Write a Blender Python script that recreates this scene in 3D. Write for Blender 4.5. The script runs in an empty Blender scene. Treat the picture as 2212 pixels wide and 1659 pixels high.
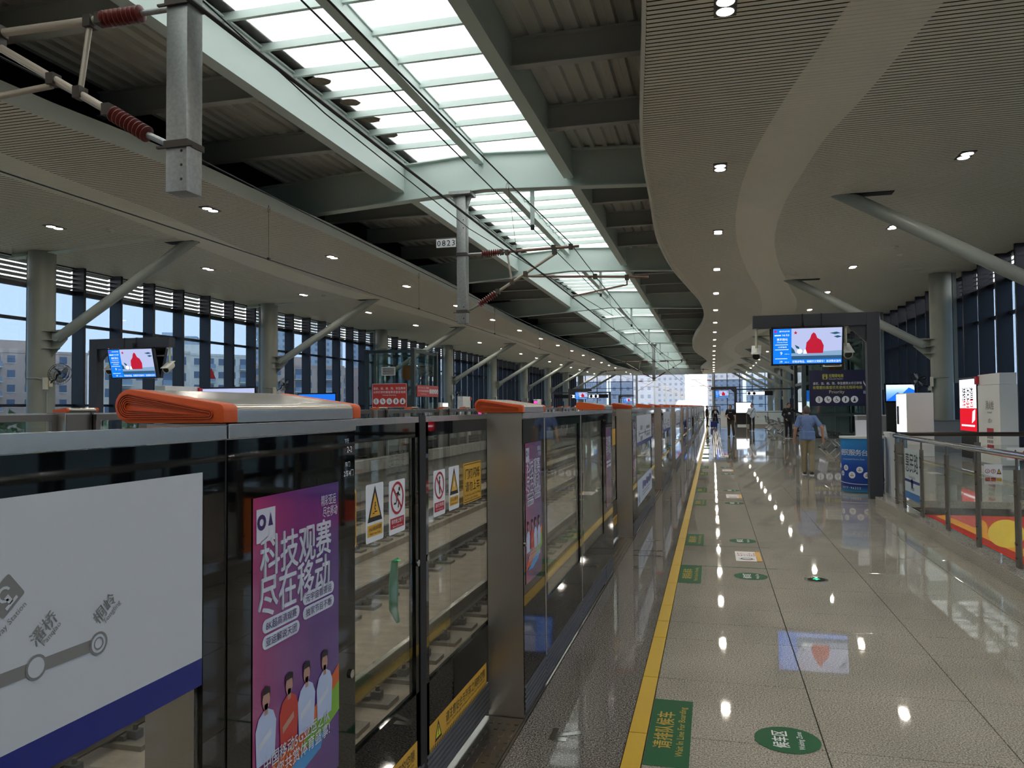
import bpy, bmesh, math, random
from mathutils import Vector, Matrix
random.seed(7)
R = math.radians
S = bpy.context.scene
COL = S.collection
# ------------------------------------------------------------------ camera
EYE = 1.66
def camera():
    yaw, pitch, roll = R(14.475545), R(1.72346), R(0.45)
    fw = Vector((-math.sin(yaw) * math.cos(pitch), math.cos(yaw) * math.cos(pitch), math.sin(pitch)))
    r0 = Vector((math.cos(yaw), math.sin(yaw), 0)); u0 = r0.cross(fw)
    rt = r0 * math.cos(roll) - u0 * math.sin(roll); up = rt.cross(fw)
    cd = bpy.data.cameras.new('camera'); cd.sensor_width = 36; cd.lens = 1675 / 2212 * 36
    cd.clip_start = 0.05; cd.clip_end = 3000
    c = bpy.data.objects.new('camera', cd); COL.objects.link(c)
    M = Matrix((rt, up, -fw)).transposed().to_4x4(); M.translation = (0, 0, EYE)
    c.matrix_world = M
    S.camera = c
camera()
# ------------------------------------------------------------------ sky: even overcast daylight
w = bpy.data.worlds.new('overcast'); S.world = w; w.use_nodes = True
bg = w.node_tree.nodes['Background']; bg.inputs[0].default_value = (0.90, 0.95, 1.0, 1); bg.inputs[1].default_value = 1.3
S.view_settings.view_transform = 'Standard'; S.view_settings.look = 'None'
S.view_settings.exposure = 1.35; S.view_settings.gamma = 1.0; S.view_settings.use_curve_mapping = False
LAMP = 125.0            # radiance of the downlight lamps
cy = S.cycles
cy.max_bounces = 6; cy.diffuse_bounces = 4; cy.glossy_bounces = 4; cy.transmission_bounces = 4; cy.transparent_max_bounces = 16
cy.use_adaptive_sampling = True; cy.adaptive_threshold = 0.1; cy.adaptive_min_samples = 12
cy.caustics_reflective = False; cy.caustics_refractive = False; cy.sample_clamp_indirect = 6.0
cy.use_denoising = True
# ------------------------------------------------------------------ materials
MAT = {}
def lin(c):
    if isinstance(c, str):
        c = tuple(int(c[i:i + 2], 16) / 255 for i in (0, 2, 4))
    return tuple(((x / 12.92) if x <= 0.04045 else ((x + 0.055) / 1.055) ** 2.4) for x in c) + (1,)
def mat(name, col, rough=0.5, metal=0.0, spec=0.5, emit=0, noise=0, nscale=8, bump=0, bscale=40, coat=0):
    if name in MAT: return MAT[name]
    m = bpy.data.materials.new(name); m.use_nodes = True; nt = m.node_tree; b = nt.nodes['Principled BSDF']
    c = lin(col)
    b.inputs['Base Color'].default_value = c; b.inputs['Roughness'].default_value = rough
    b.inputs['Metallic'].default_value = metal; b.inputs['Specular IOR Level'].default_value = spec
    if coat: b.inputs['Coat Weight'].default_value = coat; b.inputs['Coat Roughness'].default_value = 0.03
    if emit:
        b.inputs['Emission Color'].default_value = c; b.inputs['Emission Strength'].default_value = emit
    if noise or bump:
        g = nt.nodes.new('ShaderNodeNewGeometry')
    if noise:
        n = nt.nodes.new('ShaderNodeTexNoise'); n.inputs['Scale'].default_value = nscale; n.inputs['Detail'].default_value = 4
        nt.links.new(g.outputs['Position'], n.inputs['Vector'])
        r = nt.nodes.new('ShaderNodeValToRGB'); r.color_ramp.elements[0].position = 0.3; r.color_ramp.elements[1].position = 0.7
        r.color_ramp.elements[0].color = tuple(x * (1 - noise) for x in c[:3]) + (1,)
        r.color_ramp.elements[1].color = tuple(min(1, x * (1 + noise)) for x in c[:3]) + (1,)
        nt.links.new(n.outputs[0], r.inputs[0]); nt.links.new(r.outputs[0], b.inputs['Base Color'])
    if bump:
        n2 = nt.nodes.new('ShaderNodeTexNoise'); n2.inputs['Scale'].default_value = bscale
        nt.links.new(g.outputs['Position'], n2.inputs['Vector'])
        bp = nt.nodes.new('ShaderNodeBump'); bp.inputs['Strength'].default_value = bump; bp.inputs['Distance'].default_value = 0.01
        nt.links.new(n2.outputs[0], bp.inputs['Height']); nt.links.new(bp.outputs[0], b.inputs['Normal'])
    MAT[name] = m
    return m
def glass(name, tint, ior=1.45, rough=0.0, extra=0.0):
    m = bpy.data.materials.new(name); m.use_nodes = True; nt = m.node_tree; nt.nodes.clear()
    o = nt.nodes.new('ShaderNodeOutputMaterial'); mx = nt.nodes.new('ShaderNodeMixShader')
    t = nt.nodes.new('ShaderNodeBsdfTransparent'); t.inputs[0].default_value = tint + (1,)
    g = nt.nodes.new('ShaderNodeBsdfGlossy'); g.inputs['Roughness'].default_value = rough; g.inputs[0].default_value = (.95, .97, .96, 1)
    f = nt.nodes.new('ShaderNodeFresnel'); gg = nt.nodes.new('ShaderNodeNewGeometry'); ma = nt.nodes.new('ShaderNodeMath'); ma.operation = 'MULTIPLY_ADD'; ma.inputs[1].default_value = 1 / ior - ior; ma.inputs[2].default_value = ior
    nt.links.new(gg.outputs['Backfacing'], ma.inputs[0]); nt.links.new(ma.outputs[0], f.inputs['IOR'])
    nt.links.new(f.outputs[0], mx.inputs[0]); nt.links.new(t.outputs[0], mx.inputs[1]); nt.links.new(g.outputs[0], mx.inputs[2])
    nt.links.new(mx.outputs[0], o.inputs[0]); MAT[name] = m
    return m
def emis(name, col, s):
    m = bpy.data.materials.new(name); m.use_nodes = True; nt = m.node_tree; nt.nodes.clear()
    o = nt.nodes.new('ShaderNodeOutputMaterial'); e = nt.nodes.new('ShaderNodeEmission')
    e.inputs[0].default_value = lin(col); e.inputs[1].default_value = s
    nt.links.new(e.outputs[0], o.inputs[0]); MAT[name] = m
    if name != 'lamp_on': m.cycles.emission_sampling = 'NONE'
    return m
def granite(name, c0, c1, c2, rough, scale=170, joint=None):
    """speckled polished stone; joint = (px, py, ox, oy) draws far joints"""
    m = bpy.data.materials.new(name); m.use_nodes = True; nt = m.node_tree; b = nt.nodes['Principled BSDF']; L = nt.links.new
    g = nt.nodes.new('ShaderNodeNewGeometry')
    n = nt.nodes.new('ShaderNodeTexNoise'); n.inputs['Scale'].default_value = scale; n.inputs['Detail'].default_value = 3; n.inputs['Roughness'].default_value = 0.7
    L(g.outputs['Position'], n.inputs['Vector'])
    r = nt.nodes.new('ShaderNodeValToRGB'); e = r.color_ramp.elements
    e[0].position = 0.36; e[0].color = lin(c0); e[1].position = 0.66; e[1].color = lin(c2); x = e.new(0.5); x.color = lin(c1)
    L(n.outputs[0], r.inputs[0])
    n2 = nt.nodes.new('ShaderNodeTexNoise'); n2.inputs['Scale'].default_value = 0.9; n2.inputs['Detail'].default_value = 3
    L(g.outputs['Position'], n2.inputs['Vector'])
    mr = nt.nodes.new('ShaderNodeMapRange'); mr.inputs[1].default_value = 0.3; mr.inputs[2].default_value = 0.7; mr.inputs[3].default_value = 0.86; mr.inputs[4].default_value = 1.12
    L(n2.outputs[0], mr.inputs[0])
    mu = nt.nodes.new('ShaderNodeMix'); mu.data_type = 'RGBA'; mu.blend_type = 'MULTIPLY'; mu.inputs[0].default_value = 1
    L(r.outputs[0], mu.inputs[6]); L(mr.outputs[0], mu.inputs[7])
    out = mu.outputs[2]
    if joint:
        px, py, ox, oy = joint
        sx = nt.nodes.new('ShaderNodeSeparateXYZ'); L(g.outputs['Position'], sx.inputs[0])
        prev = None
        for k, (p, o) in enumerate(((px, ox), (py, oy))):
            a = nt.nodes.new('ShaderNodeMath'); a.operation = 'SUBTRACT'; L(sx.outputs[k], a.inputs[0]); a.inputs[1].default_value = o
            d = nt.nodes.new('ShaderNodeMath'); d.operation = 'PINGPONG'; L(a.outputs[0], d.inputs[0]); d.inputs[1].default_value = p / 2
            c = nt.nodes.new('ShaderNodeMath'); c.operation = 'LESS_THAN'; L(d.outputs[0], c.inputs[0]); c.inputs[1].default_value = 0.004
            if prev is None: prev = c
            else:
                mxn = nt.nodes.new('ShaderNodeMath'); mxn.operation = 'MAXIMUM'; L(prev.outputs[0], mxn.inputs[0]); L(c.outputs[0], mxn.inputs[1]); prev = mxn
        jm = nt.nodes.new('ShaderNodeMix'); jm.data_type = 'RGBA'; L(prev.outputs[0], jm.inputs[0]); L(out, jm.inputs[6]); jm.inputs[7].default_value = lin('3a3833')
        out = jm.outputs[2]
    L(out, b.inputs['Base Color'])
    # faint tile-to-tile difference
    b.inputs['Roughness'].default_value = rough; b.inputs['Specular IOR Level'].default_value = 0.55
    MAT[name] = m
    return m
def brushed(name, col, rough, axis=2, amt=0.1):
    """brushed stainless steel, streaks along one axis"""
    m = bpy.data.materials.new(name); m.use_nodes = True; nt = m.node_tree; b = nt.nodes['Principled BSDF']; L = nt.links.new
    g = nt.nodes.new('ShaderNodeNewGeometry'); mp = nt.nodes.new('ShaderNodeMapping'); sc = [900, 900, 900]; sc[axis] = 3
    mp.inputs['Scale'].default_value = sc; L(g.outputs['Position'], mp.inputs[0])
    n = nt.nodes.new('ShaderNodeTexNoise'); n.inputs['Scale'].default_value = 1; L(mp.outputs[0], n.inputs['Vector'])
    mr = nt.nodes.new('ShaderNodeMapRange'); mr.inputs[3].default_value = rough * (1 - amt); mr.inputs[4].default_value = rough * (1 + amt)
    L(n.outputs[0], mr.inputs[0])
    if amt: L(mr.outputs[0], b.inputs['Roughness'])
    b.inputs['Roughness'].default_value = rough
    b.inputs['Base Color'].default_value = lin(col); b.inputs['Metallic'].default_value = 1
    MAT[name] = m
    return m
def gradient(name, stops, axis, a, b_, rough=0.3, emit=0, coat=0):
    """printed gradient between world positions a and b_ along one axis (0 x, 1 y, 2 z) of the object"""
    m = bpy.data.materials.new(name); m.use_nodes = True; nt = m.node_tree; b = nt.nodes['Principled BSDF']; L = nt.links.new
    t = nt.nodes.new('ShaderNodeTexCoord'); s = nt.nodes.new('ShaderNodeSeparateXYZ'); L(t.outputs['Object'], s.inputs[0])
    mr = nt.nodes.new('ShaderNodeMapRange'); mr.inputs[1].default_value = a; mr.inputs[2].default_value = b_; L(s.outputs[axis], mr.inputs[0])
    r = nt.nodes.new('ShaderNodeValToRGB'); e = r.color_ramp.elements
    e[0].position = stops[0][0]; e[0].color = lin(stops[0][1]); e[1].position = stops[-1][0]; e[1].color = lin(stops[-1][1])
    for p, c in stops[1:-1]: e.new(p).color = lin(c)
    L(mr.outputs[0], r.inputs[0]); L(r.outputs[0], b.inputs['Base Color']); b.inputs['Roughness'].default_value = rough
    if coat: b.inputs['Coat Weight'].default_value = coat
    if emit: L(r.outputs[0], b.inputs['Emission Color']); b.inputs['Emission Strength'].default_value = emit
    MAT[name] = m
    return m
# ------------------------------------------------------------------ mesh builder
class MB:
    def __init__(s): s.v = []; s.f = []; s.m = []
    def add(s, vs, fs, m=0):
        o = len(s.v); s.v += [tuple(v) for v in vs]
        for f in fs: s.f.append([i + o for i in f]); s.m.append(m)
        return s
    def box(s, x0, x1, y0, y1, z0, z1, m=0):
        v = [(x, y, z) for z in (z0, z1) for y in (y0, y1) for x in (x0, x1)]
        return s.add(v, [(0, 2, 3, 1), (4, 5, 7, 6), (0, 1, 5, 4), (2, 6, 7, 3), (0, 4, 6, 2), (1, 3, 7, 5)], m)
    def quad(s, a, b, c, d, m=0): return s.add([a, b, c, d], [(0, 1, 2, 3)], m)
    def prism(s, pts, d, m=0, cap=True):
        """pts: ring of 3-D points, extruded by vector d"""
        n = len(pts); d = Vector(d); v = [Vector(p) for p in pts]; v = v + [p + d for p in v]
        f = [(i, (i + 1) % n, n + (i + 1) % n, n + i) for i in range(n)]
        if cap: f += [tuple(range(n - 1, -1, -1)), tuple(range(n, 2 * n))]
        return s.add(v, f, m)
    def tube(s, path, r, n=8, m=0, cap=True):
        P = [Vector(p) for p in path]; k = len(P)
        rr = r if isinstance(r, (list, tuple)) else [r] * k
        vs = []
        prev = None
        for i, p in enumerate(P):
            t = (P[min(i + 1, k - 1)] - P[max(i - 1, 0)]).normalized()
            if prev is None:
                a = t.orthogonal().normalized()
                if abs(t.z) < 0.9: a = t.cross(Vector((0, 0, 1))).normalized()
            else:
                a = (prev - t * prev.dot(t)).normalized()
            prev = a; b = t.cross(a)
            for j in range(n):
                q = 2 * math.pi * j / n
                vs.append(p + (a * math.cos(q) + b * math.sin(q)) * rr[i])
        fs = [(i * n + j, i * n + (j + 1) % n, (i + 1) * n + (j + 1) % n, (i + 1) * n + j) for i in range(k - 1) for j in range(n)]
        if cap: fs += [tuple(range(n - 1, -1, -1)), tuple(range((k - 1) * n, k * n))]
        return s.add(vs, fs, m)
    def cyl(s, p0, p1, r, n=16, m=0, r1=None): return s.tube([p0, p1], [r, r if r1 is None else r1], n, m)
    def ball(s, c, r, n=10, m=0, sc=(1, 1, 1)):
        vs = []; k = n // 2 + 1
        for i in range(k + 1):
            a = math.pi * i / k
            for j in range(n):
                q = 2 * math.pi * j / n
                vs.append((c[0] + r * sc[0] * math.sin(a) * math.cos(q), c[1] + r * sc[1] * math.sin(a) * math.sin(q), c[2] + r * sc[2] * math.cos(a)))
        fs = [(i * n + j, (i + 1) * n + j, (i + 1) * n + (j + 1) % n, i * n + (j + 1) % n) for i in range(k) for j in range(n)]
        return s.add(vs, fs, m)
    def bar(s, p0, p1, w, h, m=0, up=(0, 0, 1)):
        """rectangular bar from p0 to p1, w across, h along up"""
        p0 = Vector(p0); p1 = Vector(p1); t = (p1 - p0).normalized(); u = Vector(up)
        a = t.cross(u).normalized(); b = a.cross(t).normalized()
        ring = [p0 + a * (x * w / 2) + b * (y * h / 2) for x, y in ((-1, -1), (1, -1), (1, 1), (-1, 1))]
        return s.prism(ring, p1 - p0, m)
    def mesh(s, name, mats, smooth=None, bevel=0):
        me = bpy.data.meshes.new(name); me.from_pydata(s.v, [], s.f)
        for m in (mats if isinstance(mats, (list, tuple)) else [mats]): me.materials.append(MAT[m] if isinstance(m, str) else m)
        if any(s.m): me.polygons.foreach_set('material_index', s.m)
        bm = bmesh.new(); bm.from_mesh(me); bmesh.ops.recalc_face_normals(bm, faces=bm.faces)
        if bevel:
            bmesh.ops.remove_doubles(bm, verts=bm.verts, dist=1e-5)
            eds = [e for e in bm.edges if len(e.link_faces) == 2 and e.calc_face_angle(0) > 0.6]
            bmesh.ops.bevel(bm, geom=eds, offset=bevel, segments=2, profile=0.6, affect='EDGES', clamp_overlap=True)
        bm.to_mesh(me); bm.free()
        if smooth is not None:
            me.shade_smooth(); me.set_sharp_from_angle(angle=R(smooth))
        me.update()
        return me
    def build(s, name, mats, parent=None, loc=None, smooth=None, bevel=0, kind=None):
        return link(name, s.mesh(name, mats, smooth, bevel), parent, loc, kind)
def link(name, me, parent=None, loc=None, kind=None):
    o = bpy.data.objects.new(name, me); COL.objects.link(o)
    if parent: o.parent = parent
    if loc: o.location = loc
    if kind: o['kind'] = kind
    return o
def tag(o, label=None, cat=None, group=None, kind=None):
    if label: o['label'] = label
    if cat: o['category'] = cat
    if group: o['group'] = group
    if kind: o['kind'] = kind
    return o
def thing(name, label, cat, loc=(0, 0, 0), rz=0, group=None):
    o = bpy.data.objects.new(name, None); COL.objects.link(o); o.location = loc; o.rotation_euler = (0, 0, rz); o.empty_display_size = 0.1
    return tag(o, label, cat, group)
def struct(o): o['kind'] = 'structure'; return o
KIDS = {}
def kids(o): return [c for c in bpy.data.objects if c.parent == o]
def copy_tree(o, parent=None, loc=None, label=None, tree=None):
    c = o.copy(); COL.objects.link(c); c.parent = parent
    if loc is not None: c.location = loc
    if label: c['label'] = label
    for ch in (tree or {}).get(o.name, ()): copy_tree(ch, c, None, None, tree)
    return c
def tree_of(o):
    t = {}
    todo = [o]
    while todo:
        x = todo.pop(); ks = [c for c in bpy.data.objects if c.parent == x]; t[x.name] = ks; todo += ks
    return t
NTH = 'first second third fourth fifth sixth seventh eighth ninth tenth eleventh twelfth thirteenth fourteenth fifteenth sixteenth seventeenth eighteenth nineteenth twentieth'.split()
def nth(k): return NTH[k] if k < 20 else '%d-th' % (k + 1)
# ------------------------------------------------------------------ flat print: frames, shapes, text
def frame(o, right, up):
    r = Vector(right).normalized(); u = Vector(up).normalized(); n = r.cross(u)
    M = Matrix((r, u, n)).transposed().to_4x4(); M.translation = Vector(o)
    return M
def PX(x, y, z): return frame((x, y, z), (0, 1, 0), (0, 0, 1))       # faces +x, reads along +y
def MX(x, y, z): return frame((x, y, z), (0, -1, 0), (0, 0, 1))      # faces -x
def MY(x, y, z): return frame((x, y, z), (1, 0, 0), (0, 0, 1))       # faces -y (towards the camera)
def PY(x, y, z): return frame((x, y, z), (-1, 0, 0), (0, 0, 1))
def FZ(x, y, z): return frame((x, y, z), (0, 1, 0), (-1, 0, 0))      # on the floor, reads along +y
TXT = {}
def text_mesh(s, size, bold, align, width, shear, spacing=1.0):
    key = (s, size, bold, align, width, shear, spacing)
    if key in TXT: return TXT[key]
    c = bpy.data.curves.new('lettering', 'FONT'); c.body = s; c.size = size; c.align_x = align; c.align_y = 'CENTER'
    c.resolution_u = 2; c.shear = shear; c.space_character = spacing
    o = bpy.data.objects.new('lettering', c); me = bpy.data.meshes.new_from_object(o)
    bpy.data.objects.remove(o); bpy.data.curves.remove(c)
    if len(me.vertices):
        xs = [v.co.x for v in me.vertices]; ys = [v.co.y for v in me.vertices]
        cyv = (min(ys) + max(ys)) / 2; k = 1.0
        if width: k = width / (max(xs) - min(xs))
        cx = (min(xs) + max(xs)) / 2 if align == 'CENTER' else 0
        for v in me.vertices: v.co.x = (v.co.x - cx) * k; v.co.y -= cyv
        if bold:      # heavier strokes: the same outline laid four times, a hair apart
            vs = [v.co.copy() for v in me.vertices]; fs = [tuple(p.vertices) for p in me.polygons]; o = bold * size; V, Fc = [], []
            for dx, dy in ((-o, 0), (o, 0), (0, -o * .6), (0, o * .6)):
                n0 = len(V); V += [(p.x + dx, p.y + dy, p.z + dx * .01) for p in vs]; Fc += [tuple(i + n0 for i in f) for f in fs]
            m3 = bpy.data.meshes.new('lettering'); m3.from_pydata(V, [], Fc); bpy.data.meshes.remove(me); me = m3
    TXT[key] = me
    return me
def txt(s, size, M, mt, parent=None, bold=0.006, align='CENTER', width=None, shear=0, rot=0, name='lettering', n=0.0015, spacing=1.0):
    me = text_mesh(s, size, bold, align, width, shear, spacing)
    m2 = MAT[mt] if isinstance(mt, str) else mt
    if len(me.materials) == 0: me.materials.append(m2)
    elif me.materials[0] != m2: me = me.copy(); me.materials.clear(); me.materials.append(m2)
    o = bpy.data.objects.new(name, me); COL.objects.link(o); o.parent = parent
    o.matrix_local = M @ Matrix.Translation((0, 0, n)) @ Matrix.Rotation(rot, 4, 'Z')
    return o
def flat(name, polys, M, mt, parent=None, n=0.001, label=None):
    """polys: 2-D outlines printed on frame M"""
    b = MB()
    for p in polys: b.add([(x, y, 0) for x, y in p], [tuple(range(len(p)))])
    me = bpy.data.meshes.new(name); me.from_pydata(b.v, [], b.f); me.materials.append(MAT[mt] if isinstance(mt, str) else mt)
    o = bpy.data.objects.new(name, me); COL.objects.link(o); o.parent = parent; o.matrix_local = M @ Matrix.Translation((0, 0, n))
    if label: o['label'] = label
    return o
def rect(x0, x1, y0, y1): return [(x0, y0), (x1, y0), (x1, y1), (x0, y1)]
def rrect(x0, x1, y0, y1, r, n=4):
    p = []
    for cx, cyy, a in ((x1 - r, y0 + r, -90), (x1 - r, y1 - r, 0), (x0 + r, y1 - r, 90), (x0 + r, y0 + r, 180)):
        for i in range(n + 1): q = R(a + 90 * i / n); p.append((cx + r * math.cos(q), cyy + r * math.sin(q)))
    return p
def disc(cx, cyy, r, n=20, sy=1.0): return [(cx + r * math.cos(2 * math.pi * i / n), cyy + r * sy * math.sin(2 * math.pi * i / n)) for i in range(n)]
def ring(cx, cyy, r0, r1, n=20):
    out = []
    for i in range(n):
        a, b = 2 * math.pi * i / n, 2 * math.pi * (i + 1) / n
        out.append([(cx + r0 * math.cos(a), cyy + r0 * math.sin(a)), (cx + r1 * math.cos(a), cyy + r1 * math.sin(a)), (cx + r1 * math.cos(b), cyy + r1 * math.sin(b)), (cx + r0 * math.cos(b), cyy + r0 * math.sin(b))])
    return out
def stroke(pts, w):
    out = []
    for (x0, y0), (x1, y1) in zip(pts, pts[1:]):
        l = math.hypot(x1 - x0, y1 - y0) or 1; nx, ny = -(y1 - y0) / l * w / 2, (x1 - x0) / l * w / 2
        out.append([(x0 + nx, y0 + ny), (x0 - nx, y0 - ny), (x1 - nx, y1 - ny), (x1 + nx, y1 + ny)])
    return out
def tri(cx, cyy, h, w): return [(cx - w / 2, cyy - h / 2), (cx + w / 2, cyy - h / 2), (cx, cyy + h / 2)]
def xf(polys, cx, cyy, s): return [[(cx + x * s, cyy + y * s) for x, y in p] for p in polys]
# little pictograms in a unit box
ICON = {
    'elder': [disc(-.05, .36, .1, 12)] + stroke([(-.02, .25), (.08, .05), (0, -.15), (.02, -.42)], .11) + stroke([(.05, .15), (-.2, 0)], .06) + stroke([(-.22, .02), (-.22, -.42)], .04),
    'seat': [disc(-.12, .34, .1, 12)] + stroke([(-.12, .22), (-.1, -.12), (.15, -.12), (.18, -.4)], .12) + stroke([(.1, .1), (.28, -.08)], .07) + [disc(.26, .02, .07, 10)],
    'wheel': [disc(-.06, .36, .09, 12)] + stroke([(-.06, .24), (-.03, -.05), (.2, -.05), (.3, -.32)], .08) + ring(-.05, -.16, .18, .25, 16),
    'mother': [disc(0, .36, .1, 12), [(-.1, .24), (.12, .24), (.22, -.05), (.08, -.14), (.1, -.42), (-.12, -.42)]],
    'child': [disc(.02, .3, .1, 12), [(-.02, .2), (.12, .2), (.26, -.4), (-.28, -.4)]],
    'run': [disc(.22, .36, .09, 12)] + stroke([(.12, .26), (-.02, -.02)], .13) + stroke([(-.02, 0), (.16, -.14), (.1, -.42)], .08) + stroke([(-.02, 0), (-.14, -.22), (-.36, -.22)], .08) + stroke([(.1, .2), (.3, .08)], .06) + stroke([(.1, .22), (-.16, .16)], .06),
    'stand': [disc(.02, .38, .09, 12), [(-.06, .28), (.1, .28), (.08, -.42), (-.04, -.42)]],
    'fall': [disc(.02, .22, .07, 12)] + stroke([(.02, .14), (-.06, -.08), (.08, -.2)], .09) + stroke([(-.1, -.3), (.3, -.3)], .07) + stroke([(-.34, -.38), (-.1, -.38)], .06) + stroke([(0, .1), (.16, .02)], .05),
    'hand': [rrect(-.1, .12, -.28, .02, .06)] + stroke([(-.06, 0), (-.06, .16)], .05) + stroke([(.02, 0), (.02, .2)], .05) + stroke([(.1, 0), (.1, .14)], .05),
}
def notice(parent, M, w, h, kind, icon, zh, en, base='print_white'):
    """white notice sticker with a prohibition or warning pictogram, a band and two lines"""
    b = MB(); b.add([(x, y, 0) for x, y in rrect(-w / 2, w / 2, -h / 2, h / 2, 0.009)] , [tuple(range(20))])
    st = flat('notice_sticker', [rrect(-w / 2, w / 2, -h / 2, h / 2, 0.009)], M, base, parent, 0.001)
    I = Matrix.Identity(4); s = w * 0.8; cyy = h * 0.16
    if kind == 'no':
        flat('prohibition_ring', ring(0, cyy, s * .42, s * .5, 28), I, 'print_red', st, .0012)
        flat('pictogram', xf(ICON[icon], 0, cyy, s * .72), I, 'print_black', st, .001)
        flat('slash', stroke([(-s * .31, cyy + s * .31), (s * .31, cyy - s * .31)], s * .08), I, 'print_red', st, .0014)
        bandm, tm = 'print_red', 'print_white'
    else:
        flat('warning_triangle', [tri(0, cyy, s * 1.06, s * 1.02)], I, 'print_black', st, .0008)
        flat('triangle_field', [tri(0, cyy - s * .03, s * .72, s * .72)], I, 'print_yellow', st, .001)
        flat('pictogram', xf(ICON[icon], 0, cyy - s * .1, s * .5), I, 'print_black' if icon != 'hand' else 'print_white', st, .0012)
        bandm, tm = 'print_yellow', 'print_black'
    flat('caption_band', [rect(-w * .42, w * .42, -h * .4, -h * .2)], I, bandm, st, .0008)
    txt(zh, h * .09, Matrix.Translation((0, -h * .265, 0)), tm, st, width=w * .72, n=.0014)
    txt(en, h * .05, Matrix.Translation((0, -h * .36, 0)), tm, st, width=w * .6, n=.0014, bold=0)
    return st
# ------------------------------------------------------------------ material library
granite('floor_granite', '66625a', 'a49f94', 'd6d1c6', 0.03, 120)
granite('floor_granite_far', '66625a', 'a49f94', 'd6d1c6', 0.03, 120, joint=(0.86, 0.84, 0.505, 0.67))
granite('edge_granite', '2a2928', '6a6866', 'bab6b0', 0.035, 120)
mat('joint', '1e1c1a', .8)
mat('yellow_tile', 'c9a51c', .35)
mat('concrete', '8d8880', .8, noise=.18, nscale=3, bump=.2, bscale=30)
mat('concrete_warm', '8c7f70', .85, noise=.22, nscale=5, bump=.25, bscale=40)
mat('rail_steel', '4a4039', .4, .7); mat('rail_top', 'b8b4ae', .25, 1)
mat('fastener', '3a332d', .7); mat('pad', '6f665d', .8, noise=.15, nscale=12)
mat('slat', 'e2dccb', .5); mat('slat_back', '1c1b19', .8); mat('slat_band', 'e4decd', .5); mat('fascia', 'd8d6cc', .5)
mat('steel_grey', '6d726f', .5, spec=.4); mat('steel_dark', 'a2a6a3', .55, spec=.4); mat('steel_skylit', 'c6d4ce', .45, spec=.4)  # pale green of the skylight's light put into the roof beam colour
mat('deck', 'c2c5c0', .6)
mat('column_paint', '84887f', .42, spec=.5, noise=.06, nscale=1.2); mat('strut_paint', '8a918c', .4)
mat('frame_dark', '20232c', .4, .3); mat('louver', '2a2c33', .45, .2)
mat('gantry', '3a3d44', .45, .2); mat('bezel', '0c0c10', .25)
mat('black_glass', '060607', .03, spec=.6); mat('black_matte', '0d0d0e', .6)
brushed('steel_h', 'c4beb4', .26, 1, 0); brushed('steel_v', 'bdb7af', .36, 2); brushed('steel_x', 'a39d94', .3, 0)
mat('steel_plain', 'a5a29c', .25, 1); mat('steel_shiny', 'c8c8c6', .12, 1); mat('post_steel', '827b73', .38, 1)
mat('ribbed', '5c5c60', .35, .8)
mat('orange', 'd4581f', .42); mat('orange_dark', 'b94715', .5)
mat('print_white', 'e2e4e8', .4); mat('print_black', '15120f', .5); mat('print_red', 'b01226', .4); mat('print_yellow', 'd9a637', .4)
mat('print_blue', '14227a', .35); mat('print_grey', '82807c', .4); mat('print_lilac', 'c6cbdc', .4); mat('map_white', 'c9ccd0', .4)
mat('print_green', '1d5a38', .6, spec=.2); mat('print_gold', 'b9a04c', .6, spec=.2); mat('print_navy', '1d1d3f', .45)
mat('sign_red', 'c0392e', .4); mat('sign_purple', '3b2060', .4)
glass('psd_glass', (.92, .94, .92), 1.4); glass('window_glass', (.43, .50, .575), 1.25); glass('clear_glass', (.94, .965, .955), 1.4)
glass('lift_glass', (.78, .85, .83), 1.45); glass('end_glass', (.56, .63, .71), 1.25)
mat('galv', '9a9c9a', .42, .85, noise=.12, nscale=25); mat('insulator', '6e2a25', .4); mat('arm_tube', 'b0a494', .4, .3); mat('arm_rust', '8a6e60', .5, .3)
mat('clamp', '4a443e', .5, .5); mat('wire', '0e0e0e', .5, .3)
mat('white_paint', 'd9dbd7', .4); mat('cream_paint', 'cfcdb8', .45); mat('grey_paint', '8d9194', .45)
emis('lamp_on', 'fff5e6', LAMP); mat('lamp_housing', '55544f', .5, .3)
emis('lit_white', 'f6faff', 0.64); emis('lit_red', 'e02030', 0.44); emis('lit_black', '111111', .3); emis('lit_blue', '1f6fe0', 0.50); emis('lit_green', '22d070', 2.2)
emis('screen_blue', '1677ea', 0.50); emis('screen_sky', 'b9c3ea', 0.42); emis('screen_white', 'e8f4ff', 0.50); emis('screen_red', 'c8243c', 0.37); emis('screen_table', '8fb2d6', 0.37)
emis('screen_slate', '3d6a92', 0.30); emis('screen_leaf', '2f6f86', 0.27); emis('screen_pink', 'c63b9b', 0.34); emis('lit_magenta', 'e84ab0', 0.54)
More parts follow.
